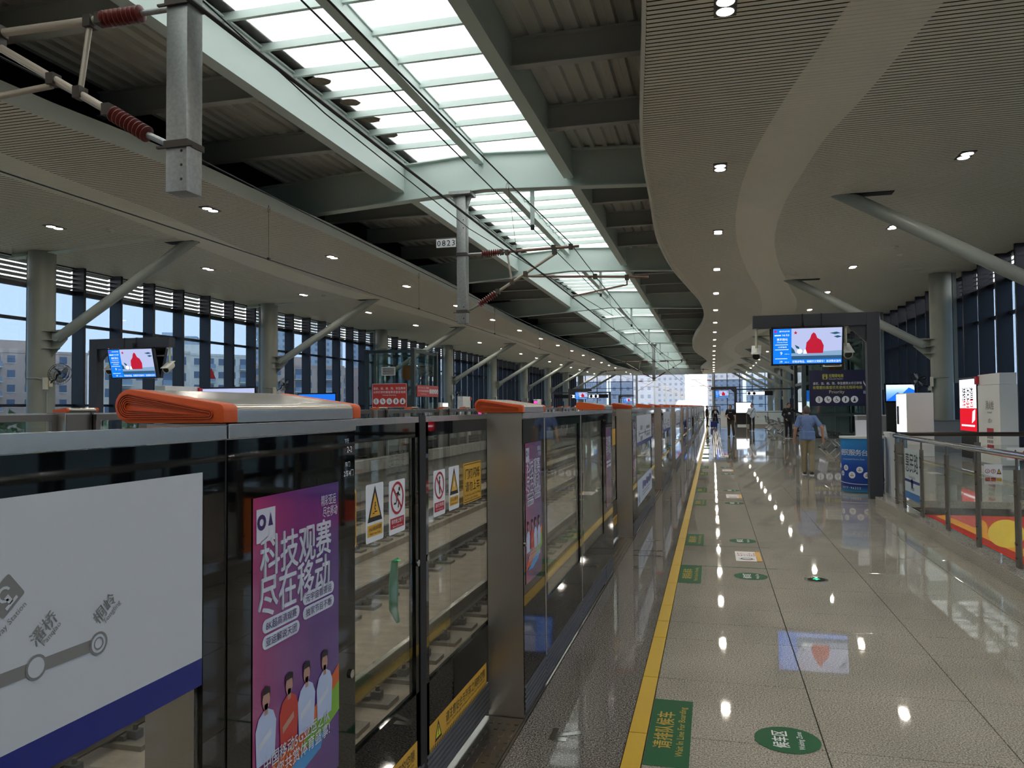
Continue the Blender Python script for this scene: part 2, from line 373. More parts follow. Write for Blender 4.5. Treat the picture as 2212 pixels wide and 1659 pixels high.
def skylight_mat():
    m = bpy.data.materials.new('skylight'); m.use_nodes = True; nt = m.node_tree; nt.nodes.clear(); L = nt.links.new
    o = nt.nodes.new('ShaderNodeOutputMaterial'); t = nt.nodes.new('ShaderNodeBsdfTranslucent'); d = nt.nodes.new('ShaderNodeBsdfDiffuse'); mx = nt.nodes.new('ShaderNodeMixShader')
    g = nt.nodes.new('ShaderNodeNewGeometry'); mp = nt.nodes.new('ShaderNodeMapping'); mp.inputs['Scale'].default_value = (0.6, 5, 1); L(g.outputs['Position'], mp.inputs[0])
    n = nt.nodes.new('ShaderNodeTexNoise'); n.inputs['Scale'].default_value = 2.0; n.inputs['Detail'].default_value = 4; L(mp.outputs[0], n.inputs['Vector'])
    r = nt.nodes.new('ShaderNodeValToRGB'); r.color_ramp.elements[0].color = (.78, .75, .68, 1); r.color_ramp.elements[1].color = (.90, .90, .88, 1)
    L(n.outputs[0], r.inputs[0]); L(r.outputs[0], t.inputs[0]); d.inputs[0].default_value = (.8, .8, .78, 1); mx.inputs[0].default_value = .12
    L(t.outputs[0], mx.inputs[1]); L(d.outputs[0], mx.inputs[2]); L(mx.outputs[0], o.inputs[0]); MAT['skylight'] = m
skylight_mat()
# ------------------------------------------------------------------ layout constants
XC = -5.5                       # centre line between the two platforms
P, D = -0.99, -1.19             # screen-door face, sliding-door plane
YEND = 115.5
YB = -17.6
CZ = 6.3                        # slatted ceiling
XL, XR = -20.2, 9.0             # window walls
BAY0, BAY = 18.4, 12.0
def lerp_curve(pts):
    def f(y):
        if y <= pts[0][0]: return pts[0][1]
        for i in range(len(pts) - 1):
            (a, b), (c, d) = pts[i], pts[i + 1]
            if a <= y <= c:
                p0 = pts[max(i - 1, 0)]; p3 = pts[min(i + 2, len(pts) - 1)]
                m0 = (d - p0[1]) / max(c - p0[0], 1e-6) * (c - a); m1 = (p3[1] - b) / max(p3[0] - a, 1e-6) * (c - a)
                t = (y - a) / (c - a); t2 = t * t; t3 = t2 * t
                return (2 * t3 - 3 * t2 + 1) * b + (t3 - 2 * t2 + t) * m0 + (-2 * t3 + 3 * t2) * d + (t3 - t2) * m1
        return pts[-1][1]
    return f
redge = lerp_curve([(2, -.2), (5, -.35), (8.84, -.662), (9.99, -.768), (11.5, -.918), (13.5, -1.1), (15.7, -1.2), (17.5, -1.25), (20.8, -1.37), (23.3, -1.356), (27, -1.176), (30.8, -.827), (35.5, -.418), (40.4, -.298), (46, -.455), (52.5, -.972), (60, -1.351), (68.3, -1.285), (77.7, -.637), (85.6, -.386), (93, -.9), (100, -1.301), (108, -1.3), (116, -1.167)])
bandl = lerp_curve([(2, 2.6), (6, 2.2), (9.46, 1.6), (10.63, 1.4), (11.9, 1.18), (13.65, .935), (15.3, .76), (17.45, .645), (20.15, .633), (23.4, .8), (28, 1.27), (34, 2.0), (41, 2.45), (48, 2.0), (58, 1.0), (66, .8), (75, 1.5), (84, 2.2), (95, 1.2), (105, .8), (116, 1.2)])
bandr = lerp_curve([(2, 3.6), (6, 3.2), (9.75, 2.65), (10.97, 2.48), (12.5, 2.27), (14.2, 1.975), (16.3, 1.81), (18.75, 1.67), (22.5, 1.743), (26.55, 2.16), (31.4, 2.91), (37.2, 3.79), (41.9, 4.03), (48, 3.6), (58, 2.2), (66, 1.8), (75, 2.6), (84, 3.9), (95, 2.4), (105, 1.9), (116, 2.4)])
ledge = lerp_curve([(2, -10.6), (6, -10.4), (9.12, -10.17), (10.1, -10.12), (11.2, -9.98), (12.9, -9.86), (15.4, -9.84), (18.3, -9.77), (21.2, -9.81), (25.1, -9.85), (30.65, -9.99), (40.3, -10.54), (50.9, -10.74), (63.1, -10.6), (76.4, -10.53), (88, -11.05), (100, -10.6), (112.5, -9.86), (116, -9.8)])
lbandi = lerp_curve([(2, -12.0), (8, -12.2), (11, -12.3), (13, -12.47), (15.3, -12.54), (20.8, -13.3), (25.7, -13.7), (31.8, -13.4), (40.9, -13.0), (52, -12.6), (64, -13.4), (78, -13.8), (90, -13.0), (104, -12.6), (116, -13)])
def lbando(y): return lbandi(y) - 1.05
# ------------------------------------------------------------------ floors and track
def granite_floor():
    WX0, WX1, WY1 = 2.80, 7.6, 13.86           # stairwell opening
    b = MB()
    b.box(P - .25, P + .008, YB, 116, -.35, -.012)
    b.box(P + .008, -.44, YB, 116, -.35, -.012); b.box(-.44, -.345, YB, 116, -.35, -.012)
    b.box(-.345, WX0, YB, WY1, -.35, -.012); b.box(WX1, XR, YB, WY1, -.35, -.012); b.box(-.345, XR, WY1, 17.3, -.35, -.012)
    fl = b.build('floor', 'joint'); struct(fl); tag(fl, 'polished grey granite platform floor with square tiles', None)
    b = MB(); b.box(-.345, XR, 17.3, 116, -.35, 0); b.build('far_floor', 'floor_granite_far', fl)
    # individual tiles, near part
    ys = [0.67 + .84 * i for i in range(7)]; ys = [y for y in ys] + [6.15] + [6.635 + .84 * i for i in range(13)]
    ys = [0.67, 1.51, 2.35, 3.19, 4.03, 4.87, 5.71, 6.15] + [6.635 + .84 * i for i in range(13)]
    ys = [y for y in ys if y < 17.2] + [17.3]
    xs = [-.345] + [.505 + .86 * i - (.86 if False else 0) for i in range(10)] + [XR]
    cache = {}
    def piece(nm, x0, x1, y0, y1, mt, parent, g=.003, z0=-.03, z1=0.0):
        k = (round(x1 - x0, 3), round(y1 - y0, 3), mt)
        if k not in cache:
            cache[k] = MB().box(g, x1 - x0 - g, g, y1 - y0 - g, z0, z1).mesh(nm, mt, bevel=.0015)
        return link(nm, cache[k], parent, (x0, y0, 0))
    for y0, y1 in zip(ys, ys[1:]):
        if y1 < 2.9: continue
        for x0, x1 in zip(xs, xs[1:]):
            if y0 < WY1 - .05 and x1 > WX0 and x0 < WX1:
                if x0 < WX0 - .1: piece('tile', x0, WX0 - .18, y0, min(y1, WY1), 'floor_granite', fl)
                if y1 > WY1 + .1: piece('tile', x0, x1, WY1, y1, 'floor_granite', fl)
                continue
            if x0 > 2.9 and y1 < 12.0: continue
            piece('tile', x0, x1, y0, y1, 'floor_granite', fl)
    for y0, y1 in zip(ys, ys[1:]):
        if y1 < 2.9: continue
        piece('yellow_tile', -.44, -.345, y0, y1, 'yellow_tile', fl)
    b = MB(); b.box(-.44, -.345, 17.3, 116, -.02, 0); b.build('yellow_line', 'yellow_tile', fl)
    yy = 2.2
    while yy < 17:
        piece('edge_tile', P + .012, -.44, yy, yy + 1.68, 'edge_granite', fl, .0015); yy += 1.68
    b = MB(); b.box(P + .012, -.44, yy, 116, -.02, 0); b.build('edge_strip', 'edge_granite', fl)
    b = MB(); b.box(P, P + .012, YB, 116, -.02, .004); b.build('edge_trim', 'steel_plain', fl)
    # stairwell: kerb, slab edge and side walls
    b = MB(); b.box(WX0 - .2, WX0 + .04, YB, 14.05, -.02, .13); b.build('stair_kerb', 'floor_granite', fl, bevel=.006)
    b = MB(); b.box(WX0 + .04, WX1, 13.86, 14.05, -.02, .1); b.build('stair_kerb', 'floor_granite', fl, bevel=.006)
    b = MB(); b.box(WX0, WX1, 13.84, 13.86, -.42, -.01); b.build('slab_edge', 'black_matte', fl)
    b = MB(); b.box(WX0, WX0 + .03, YB, 13.86, -4.5, 0); b.box(WX1 - .03, WX1, YB, 13.86, -4.5, 0); b.box(WX0, WX1, 13.87, 13.9, -4.5, -.01); b.box(WX0, WX1, YB, 13.86, -4.6, -4.5)
    b.build('stairwell_lining', 'white_paint', fl)
    # opposite platform
    x1 = 2 * XC - P
    b = MB(); b.box(XL, x1, YB, 116, -.35, 0); o = b.build('floor_opposite', 'floor_granite_far'); struct(o)
    # platform side walls towards the track
    for x, s, nm in ((P - .2, -1, 'platform_edge_near'), (x1 + .2, 1, 'platform_edge_far')):
        b = MB(); b.box(min(x, x - s * .12), max(x, x - s * .12), YB, 116, -1.6, -.36); b.box(min(x + s * .1, x), max(x + s * .1, x), YB, 116, -.36, -.02)
        b.box(min(x, x + s * .22), max(x, x + s * .22), YB, 116, -.95, -.72)
        e = struct(b.build('trim_1' if s < 0 else 'trim_2', 'concrete'))
        if s > 0:
            me = MB().box(0, .34, .01, 1.19, -.14, .16).box(.03, .31, .0, 1.2, .16, .2).mesh('cable_trough', 'concrete', bevel=.012); rest = MB()
            for i in range(95):
                if 2 < i < 40: link('cable_trough', me, e, (x + .02, 1.2 * i, 0))
                else: rest.box(x + .02, x + .36, 1.2 * i + .01, 1.2 * i + 1.19, -.14, .2)
            rest.build('far_cable_troughs', 'concrete', e, kind='stuff')
    b = MB(); b.box(2 * XC - P + .2, P - .2, YB, 420, -1.6, -1.06); o = b.build('track_slab', 'concrete_warm'); struct(o); tag(o, 'pale concrete track slab between the two platforms')
granite_floor()
def track(xc, label, near):
    t = thing('railway_track', label, 'track', (xc, 0, -1.06))
    b = MB(); b.box(-1.15, 1.15, YB, 420, 0, .12); b.build('plinth', 'concrete_warm', t)
    for s in (-1, 1):
        x = s * .75
        prof = [(-.07, .2), (.07, .2), (.07, .215), (.015, .235), (.012, .31), (.036, .325), (.036, .36), (-.036, .36), (-.036, .325), (-.012, .31), (-.015, .235), (-.07, .215)]
        b = MB(); b.prism([(x + px, YB, pz) for px, pz in prof], (0, 420 - YB, 0))
        r = b.build('rail', 'rail_steel', t)
        b = MB(); b.box(x - .03, x + .03, YB, 420, .36, .3625); b.build('rail_head', 'rail_top', r)
        pad = MB().box(-.3, .3, -.12, .12, .12, .16).box(-.11, .11, -.08, .08, .165, .2, 1).box(-.19, -.1, -.04, .04, .165, .23, 1).box(.1, .19, -.04, .04, .165, .23, 1)
        pad.cyl((-.15, 0, .2), (-.15, 0, .27), .018, 8, 1).cyl((.15, 0, .2), (.15, 0, .27), .018, 8, 1)
        me = pad.mesh('baseplate', ['pad', 'fastener'])
        n = 42 if near else 10
        for i in range(n): link('baseplate', me, t, (x, 1.0 + .6 * i, 0))
        b = MB()
        for i in range(n, 180):
            y = 1.0 + .6 * i; b.box(x - .3, x + .3, y - .12, y + .12, .12, .16); b.box(x - .19, x + .19, y - .05, y + .05, .165, .23, 1)
        b.build('baseplates', ['pad', 'fastener'], t, kind='stuff')
track(-3.8, 'railway track nearest the platform, seen through the screen doors', True)
track(2 * XC + 3.8, 'railway track alongside the opposite platform', False)
# ------------------------------------------------------------------ slatted ceilings
def ceiling(name, label, zones, edge, wall, sgn):
    """zones: list of (inner(y), outer(y), gap, material)"""
    b = MB(); ys = [YB] + [2 + i * 1.5 for i in range(77)]; ys[-1] = YEND
    for a, c in zip(ys, ys[1:]):
        b.add([(edge(a), a, CZ + .22), (wall, a, CZ + .22), (wall, c, CZ + .22), (edge(c), c, CZ + .22)], [(0, 1, 2, 3)])
        b.add([(edge(a), a, CZ + .26), (wall, a, CZ + .26), (wall, c, CZ + .26), (edge(c), c, CZ + .26)], [(0, 1, 2, 3)])
    b.box(min(edge(4), wall), max(edge(4), wall), YB, 4, CZ, CZ + .05, 1)
    ce = b.build(name, ['slat_back', 'slat']); struct(ce); tag(ce, label)
    pitch = .104; n = int((YEND - 4) / pitch)
    far = {}
    for i in range(n):
        y = 4 + i * pitch
        for zi, (fi, fo, gap, mt) in enumerate(zones):
            x0, x1 = sorted((fi(y), fo(y)))
            if x1 - x0 < .05: continue
            if sgn > 0 and 8.2 < y < 13.5 and zi != 1:
                MB().box(x0, x1, y + gap / 2, y + pitch - gap / 2, CZ, CZ + .003).build('slat', mt, ce)
            else:
                far.setdefault((mt, zi), MB()).box(x0, x1, y + gap / 2, y + pitch - gap / 2, CZ if zi != 1 else CZ - .003, CZ + .003)
    for (mt, zi), mb in far.items(): mb.build(('inner_slats', 'band_slats', 'outer_slats')[zi], mt, ce, kind='stuff')
    # pale fascia along the waving edge
    b = MB(); pts = [(edge(y), y) for y in [2 + .5 * i for i in range(int((YEND - 2) * 2))]]
    for (xa, ya), (xb, yb) in zip(pts, pts[1:]):
        o = -sgn * .05
        for (p, q, za, zb) in (((xa, ya), (xb, yb), CZ - .03, CZ + .26),):
            b.add([(xa + o, ya, za), (xb + o, yb, za), (xb + o, yb, zb), (xa + o, ya, zb), (xa, ya, za), (xb, yb, za), (xb, yb, zb), (xa, ya, zb)], [(0, 1, 2, 3), (4, 7, 6, 5), (0, 4, 5, 1), (3, 2, 6, 7)])
    b.build('edge_fascia', 'fascia', ce, smooth=40)
    return ce
ceiling('ceiling_right', 'slatted beige ceiling with a waving inner edge over the near platform', [(redge, bandl, .029, 'slat'), (bandl, bandr, .006, 'slat_band'), (bandr, lambda y: XR, .029, 'slat')], redge, XR, 1)
ceiling('ceiling_left', 'slatted beige ceiling with a waving inner edge over the opposite platform', [(ledge, lbandi, .029, 'slat'), (lbandi, lbando, .006, 'slat_band'), (lbando, lambda y: XL, .029, 'slat')], ledge, XL, -1)
# ------------------------------------------------------------------ steel roof with skylight
def zbot(x):     # underside of the cambered main beams
    return 7.06 - (.062 * (-5.4 - x) if x < -5.4 else .045 * (x + 5.4))
def ztop(x): return zbot(x) + .93
def sheet(m, a, c, ya, yb, z): return m.quad((a, ya, z), (c, ya, z), (c, yb, z), (a, yb, z))
def roof():
    ys = [BAY0 + BAY * i for i in range(-3, 9)]
    lx = (-7.62, XC, -3.26)
    for i, y in enumerate(ys):
        for half in (0,):
            b = MB(); xs = [-20, -12, -9.8, -8, -6.4, -5.4, -4.4, -3, -1.4, 2, 9]
            for a, c in zip(xs, xs[1:]):
                b.add([(a, y - .012, zbot(a)), (c, y - .012, zbot(c)), (c, y - .012, ztop(c)), (a, y - .012, ztop(a)), (a, y + .012, zbot(a)), (c, y + .012, zbot(c)), (c, y + .012, ztop(c)), (a, y + .012, ztop(a))], [(0, 1, 2, 3), (4, 7, 6, 5)])
                for z0, z1 in ((zbot, lambda x: zbot(x) + .03), (lambda x: ztop(x) - .03, ztop)):
                    v = [(q, y + s * .15, zz(q)) for q in (a, c) for s in (-1, 1) for zz in (z0, z1)]
                    b.add(v, [(0, 1, 3, 2), (4, 6, 7, 5), (0, 4, 5, 1), (2, 3, 7, 6), (0, 2, 6, 4), (1, 5, 7, 3)])
            # one paint throughout, the skylight's pale green light in its colour
            o = b.build('roof_beam', 'steel_skylit'); struct(o)
            
            if i > 2: tag(o, 'main roof beam in skylit grey-green across the skylight, %s from the viewer' % nth(i - 3))
        y2 = y + BAY if i < len(ys) - 1 else YEND
        if y2 - y < 2: continue
        bay = thing('roof_bay', ('roof bay of purlins, skylight panes and ribbed deck, %s from the viewer' % nth(i - 2)) if i > 1 else 'roof bay behind the viewpoint', None); struct(bay)
        for x in lx:   # longitudinal beams
            w_, d_ = (.24, .62) if x != XC else (.2, .2)
            zt = 7.98
            b = MB(); zb = 7.18 if x != XC else 7.72
            b.box(x - .012, x + .012, y + .02, y2 - .02, zb, zt); b.box(x - w_ / 2, x + w_ / 2, y + .15, y2 - .15, zb - .02, zb + .01); b.box(x - w_ / 2, x + w_ / 2, y + .02, y2 - .02, zt - .02, zt + .01)
            b.box(x - .07, x + .07, y + .02, y2 - .02, zb, zt)
            b.build('long_beam', 'steel_skylit', bay)
        n = 11; pm = {}
        for j in range(1, n):
            yy = y + (y2 - y) * j / n
            for s, (a, c) in enumerate(((lx[0] + .07, XC - .07), (XC + .07, lx[2] - .07))):
                b = MB().box(a, c, yy - .035, yy + .035, 7.9, 8.03)
                b.build('purlin', 'steel_skylit', bay)
        for j in range(n):
            ya, yb = y + (y2 - y) * j / n, y + (y2 - y) * (j + 1) / n
            for s, (a, c) in enumerate(((lx[0] - .1, XC), (XC, lx[2] + .1))):
                if 1 < i < 6:
                    sheet(MB(), a, c, ya, yb, 8.045 + .004 * (j % 2)).build('skylight_pane', 'skylight', bay)
                else: sheet(pm.setdefault(0, MB()), a, c, ya, yb, 8.045 + .004 * (j % 2))
        if pm: pm[0].build('skylight_panes', 'skylight', bay, kind='stuff')
        for side, (xa, xb) in enumerate(((-11.4, lx[0] - .1), (lx[2] + .1, .2))):
            for j in range(1, 4):     # secondary beams
                yy = y + 3 * j
                if yy > y2 - .5: continue
                b = MB(); z0 = 7.36 if True else 0
                za, zb2 = (7.22, 7.36) if side == 0 else (7.36, 7.26)
                b.box(xa, xb, yy - .01, yy + .01, 7.34, 7.8); b.box(xa, xb, yy - .1, yy + .1, 7.32, 7.345); b.box(xa, xb, yy - .1, yy + .1, 7.78, 7.8)
                b.build('secondary_beam', 'steel_dark', bay)
            b = MB(); x = xa; k = 0; pts = []
            while x < xb:
                pts += [(x, 7.92), (x + .1, 7.92), (x + .13, 7.84), (x + .24, 7.84), (x + .27, 7.92)]; x += .3
            pts = [p for p in pts if p[0] <= xb + .2]
            for (x0, z0), (x1, z1) in zip(pts, pts[1:]):
                b.add([(x0, y, z0), (x1, y, z1), (x1, y2, z1), (x0, y2, z0)], [(0, 1, 2, 3)])
            b.add([(xa, y, 8.0), (xb, y, 8.0), (xb, y2, 8.0), (xa, y2, 8.0)], [(0, 1, 2, 3)])
            b.build('ribbed_deck', 'deck', bay)
    b = MB(); b.box(XL - .6, -7.3, YB, YEND + .5, 8.06, 8.16); b.box(-3.6, XR + .6, YB, YEND + .5, 8.06, 8.16); b.box(XL - .6, XR + .6, YB - .5, YB, 8.06, 8.16)
    o = b.build('roof', 'slat_back'); struct(o)
    b = MB(); b.box(-11.4, 0.2, YEND - .05, YEND + .1, 6.25, 8.1); o = b.build('trim_3', 'steel_dark'); struct(o)
roof()
# ------------------------------------------------------------------ columns with raking struts
def column(x, y, s, label):
    """s = direction of the strut towards the tracks"""
    c = thing('column', label, None, (x, y, 0)); struct(c)
    b = MB(); b.cyl((0, 0, 0), (0, 0, CZ + .05), .36, 32); b.build('shaft', 'column_paint', c, smooth=40)
    b = MB(); p0 = Vector((s * .62, 0, 3.78)); p1 = Vector((s * 5.2, 0, CZ + .12)); b.tube([p0, p1], .15, 16); b.build('strut', 'strut_paint', c, smooth=40)
    b = MB()
    for z in (3.95, 3.7, 3.45):
        b.prism([(s * .3, -.3, z), (s * .3, .3, z), (s * .62, .05, z), (s * .62, -.05, z)], (0, 0, .022))
    b.prism([(s * .34, 0, 3.2), (s * .34, 0, 4.0), (s * .95, 0, 4.02), (s * .9, 0, 3.72)], (0, .03, 0))
    b.cyl((s * .62, -.13, 3.78), (s * .62, .13, 3.78), .12, 14)
    b.build('bracket', 'column_paint', c)
    b = MB(); b.box(s * 4.6 - .3, s * 4.6 + .6, -.16, .16, CZ - .012, CZ + .01); b.build('strut_opening', 'slat_back', c)
    b = MB(); b.cyl((s * .37, -.16, 0), (s * .37, -.16, 2.2), .018, 8); b.tube([(s * .36, -.2, 2.55), (s * .2, -.34, 2.6), (-s * .1, -.38, 2.6)], .02, 6); b.build('conduit', 'strut_paint', c)
    b = MB(); b.box(s * .36, s * .44, -.3, -.18, 2.28, 2.62); b.build('junction_box', 'cream_paint', c)
    b = MB(); b.box(-s * .44 - .06, -s * .44 + .06, -.06, .06, 2.4, CZ); b.build('downpipe', 'strut_paint', c)
for k in range(0, 9):
    y = BAY0 + BAY * k
    if y > YEND: break
    column(7.9, y, -1, 'round grey column with a raking strut on the near platform, %s from the viewer' % nth(k))
    column(2 * XC - 7.9, y, 1, 'round grey column with a raking strut on the opposite platform, %s from the viewer' % nth(k))
# ------------------------------------------------------------------ window walls
def window_wall(name, label, x, s, y0):
    """s: inward direction"""
    w_ = thing(name, label, None, (x, 0, 0)); struct(w_)
    ys = []; y = y0
    while y < YEND: ys.append(y); y += 1.625
    fin = MB().box(min(0, s * .45), max(0, s * .45), 0, .1, 0, CZ).mesh('mullion', 'frame_dark')
    for y in ys: link('mullion', fin, w_, (0, y, 0))
    for z0, z1 in ((0, .12), (1.79, 1.87), (4.41, 4.5), (5.43, 5.56)):
        MB().box(min(-s * .05, s * .12), max(-s * .05, s * .12), YB, YEND, z0, z1).build('transom', 'frame_dark', w_)
    pane = [MB().box(-.012, .012, .1, 1.625, a, b).mesh('pane', 'window_glass') for a, b in ((.12, 1.79), (1.87, 4.41), (4.5, 5.43))]
    lou = MB().prism([(-.1, .1, 0), (.1, .1, .05), (.1, .1, .062), (-.1, .1, .012)], (0, 1.525, 0)).mesh('louver_blade', 'louver')
    fp, fl = MB(), MB()
    for i, y in enumerate(ys):
        near = 8 < y < 52
        for k, (a, b) in enumerate(((.12, 1.79), (1.87, 4.41), (4.5, 5.43))):
            if near: link('pane', pane[k], w_, (0, y, 0))
            else: fp.box(-.012, .012, y + .1, y + 1.625, a, b)
        for k in range(5):
            z = 5.6 + .145 * k
            if near: link('louver_blade', lou, w_, (0, y, z))
            else: fl.prism([(-.1, y + .1, z), (.1, y + .1, z + .05), (.1, y + .1, z + .062), (-.1, y + .1, z + .012)], (0, 1.525, 0))
    fp.build('far_panes', 'window_glass', w_, kind='stuff'); fl.build('far_louvers', 'louver', w_, kind='stuff')
    MB().box(-.15, .15, YB, YEND, CZ - .03, 8.1).build('head_panel', 'frame_dark', w_)
window_wall('wall_left', 'dark-framed window wall with louvers behind the opposite platform', XL, 1, 20.85 - 1.625 * 23)
window_wall('wall_right', 'dark-framed window wall with louvers behind the near platform', XR, -1, 20.4 - 1.625 * 23)
def end_wall(name, label, x0, x1):
    w_ = thing(name, label, None, (0, YEND, 0)); struct(w_)
    n = max(2, round((x1 - x0) / 1.68)); p = (x1 - x0) / n
    for i in range(n + 1): MB().box(x0 + p * i - .05, x0 + p * i + .05, -.1, .1, 0, CZ + .4).build('mullion', 'frame_dark', w_)
    for z in (.05, 1.8, 3.4, 4.35, 5.35): MB().box(x0, x1, -.07, .07, z - .04, z + .04).build('transom', 'frame_dark', w_)
    zs = (.05, 1.8, 3.4, 4.35, 5.35)
    for i in range(n):
        for a, b in zip(zs, zs[1:]): MB().box(x0 + p * i + .05, x0 + p * (i + 1) - .05, -.01, .01, a + .04, b - .04).build('pane', 'end_glass', w_)
        for k in range(7): MB().box(x0 + p * i + .05, x0 + p * (i + 1) - .05, -.06, .06, 5.42 + .13 * k, 5.432 + .13 * k).build('louver_blade', 'grey_paint', w_)
end_wall('wall_end', 'glazed end wall beyond the near platform with a dark grid', .35, XR)
end_wall('wall_end_opposite', 'glazed end wall beyond the opposite platform with a dark grid', XL, -11.35)
# wall behind the camera
b = MB(); b.box(XL, XR, YB - .2, YB, -2, 8.2); o = b.build('wall_back', 'grey_paint'); struct(o)
# ------------------------------------------------------------------ platform screen doors, near side
PER, Y0 = 5.85, 1.43
def lozenge(xa, xb, inset=0.0, n=8):
    """cross-section of a cap in x-z: thick rounded end at xa (track side), slimmer end at xb"""
    ca, ra = (xa + .037, .0365), .0365
    cb, rb = (xb - .02, .0185), .0185
    ra -= inset; rb -= inset
    if rb < .003: rb = .003
    p = []
    for i in range(n + 1):
        q = R(93 + 174 * i / n); p.append((ca[0] + ra * math.cos(q), ca[1] + ra * math.sin(q)))
    if inset == 0:
        p += [(xb, 0), (xb, .024)]
        for i in range(n // 2 + 1):
            q = R(0 + 80 * i / (n // 2)); p.append((xb - .014 + .014 * math.cos(q), .026 + .014 * math.sin(q)))
    else:
        for i in range(n + 1):
            q = R(-93 + 180 * i / n); p.append((cb[0] - .012 + rb * math.cos(q), cb[1] + rb * math.sin(q)))
    return p
mat('poster_text', 'cfd4e2', .3, coat=.5); mat('poster_blue', 'b9c6e6', .35, coat=.3); mat('poster_skin', 'b58a78', .5); mat('poster_hair', '241a20', .5); mat('poster_shirt', 'c23c34', .4); mat('poster_orange', 'd4622c', .4); mat('poster_lime', '7fae3c', .4); mat('poster_cyan', '4a94cc', .4)
gradient('poster_print', [(0, 'a2336f'), (.3, '7d2f78'), (.65, '5a2c7c'), (1, '52307f')], 0, 0, .405, .12, coat=.6)
def poster(parent, M, w, h, detail):
    """magenta to violet printed advert; frame origin bottom-left"""
    po = flat('advert_poster', [rect(0, w, 0, h)], M, 'poster_print', parent, .002)
    # object axes of a flat print are its own frame: run the gradient along x
    I = Matrix.Identity(4); T = lambda x, y: Matrix.Translation((x, y, 0))
    txt('科技观赛', .1, T(w * .48, h * .82), 'poster_text', po, bold=.022, width=w * .82, n=.001)
    txt('尽在移动', .1, T(w * .46, h * .702), 'poster_text', po, bold=.022, width=w * .82, n=.001)
    if not detail: 
        flat('caption_pill', [rrect(w * .12, w * .48, h * .54, h * .575, .012), rrect(w * .54, w * .88, h * .54, h * .575, .012), rrect(w * .12, w * .48, h * .49, h * .525, .012), rrect(w * .54, w * .88, h * .49, h * .525, .012)], I, 'poster_text', po, .001)
        return po
    flat('emblem_box', [rect(w * .03, w * .22, h * .865, h * .965)], I, 'poster_text', po, .001)
    flat('emblem', ring(w * .08, h * .925, .008, .018, 14) + [tri(w * .17, h * .93, .03, .02)], I, 'sign_purple', po, .0015)
    txt('精彩亚运', .03, T(w * .86, h * .945), 'poster_text', po, width=w * .2, n=.001); txt('尽在移动', .03, T(w * .88, h * .905), 'poster_text', po, width=w * .2, n=.001, shear=.15)
    for (x, y, s) in ((.29, .614, '8K超高清观赛'), (.73, .640, '元宇宙看亚运'), (.29, .566, '亚运解说天团'), (.73, .593, '独家节目不断')):
        flat('caption_pill', [rrect(w * (x - .2), w * (x + .2), h * y - .0155, h * y + .0155, .015)], I, 'poster_text', po, .001)
        txt(s, .022, T(w * x, h * y), 'sign_purple', po, width=w * .33, n=.0016)
    flat('rainbow_band', [[(0, h * .1), (w * .2, h * .19), (w * .5, h * .22), (w, h * .36), (w, h * .26), (w * .5, h * .13)]], I, 'poster_orange', po, .0008)
    flat('rainbow_band', [[(w * .5, h * .17), (w * .8, h * .26), (w, h * .3), (w, h * .2), (w * .7, h * .15)]], I, 'poster_lime', po, .0011)
    flat('rainbow_band', [[(w * .1, h * .09), (w * .5, h * .15), (w * .8, h * .17), (w * .75, h * .12), (w * .4, h * .08)]], I, 'poster_cyan', po, .0012)
    for i, (x, body) in enumerate(((.127, 'poster_blue'), (.37, 'poster_shirt'), (.573, 'poster_blue'), (.80, 'poster_blue'))):
        cx, by = w * x, h * .413
        flat('printed_figure', [[(cx - .038, by - .15), (cx + .036, by - .15), (cx + .042, by - .07), (cx + .03, by - .045), (cx + .01, by - .034), (cx - .01, by - .034), (cx - .03, by - .045), (cx - .042, by - .07)]], I, body, po, .0014 + i * .0001)
        flat('printed_arm', [[(cx - .03, by - .1), (cx + .02, by - .08), (cx + .022, by - .095), (cx - .028, by - .116)]], I, 'poster_skin' if body == 'poster_shirt' else 'poster_text', po, .0018)
        flat('printed_face', [disc(cx, by - .012, .0155, 14, 1.4), rect(cx - .007, cx + .007, by - .045, by - .02)], I, 'poster_skin', po, .0017 + i * .0001); flat('printed_hair', [[(cx - .018, by - .012), (cx - .012, by + .002), (cx + .012, by + .002), (cx + .018, by - .012), (cx + .016, by + .014), (cx, by + .02), (cx - .016, by + .014)]], I, 'poster_hair', po, .002 + i * .0001)
    txt('中国移动5G亚运之队', .036, T(w * .48, h * .212), 'poster_text', po, width=w * .76, n=.003, bold=.012)
    txt('邀您共赏体育盛事!', .036, T(w * .5, h * .165), 'poster_text', po, width=w * .72, n=.003, bold=.012)
    return po
def ribs(b, x, y0, y1, z0, z1, s=1, n=6):
    h = (z1 - z0) / n
    for i in range(n):
        a = z0 + i * h
        b.prism([(x, y0, a), (x, y0, a + h), (x + s * .006, y0, a + h * .7), (x + s * .006, y0, a + h * .3)], (0, y1 - y0, 0))
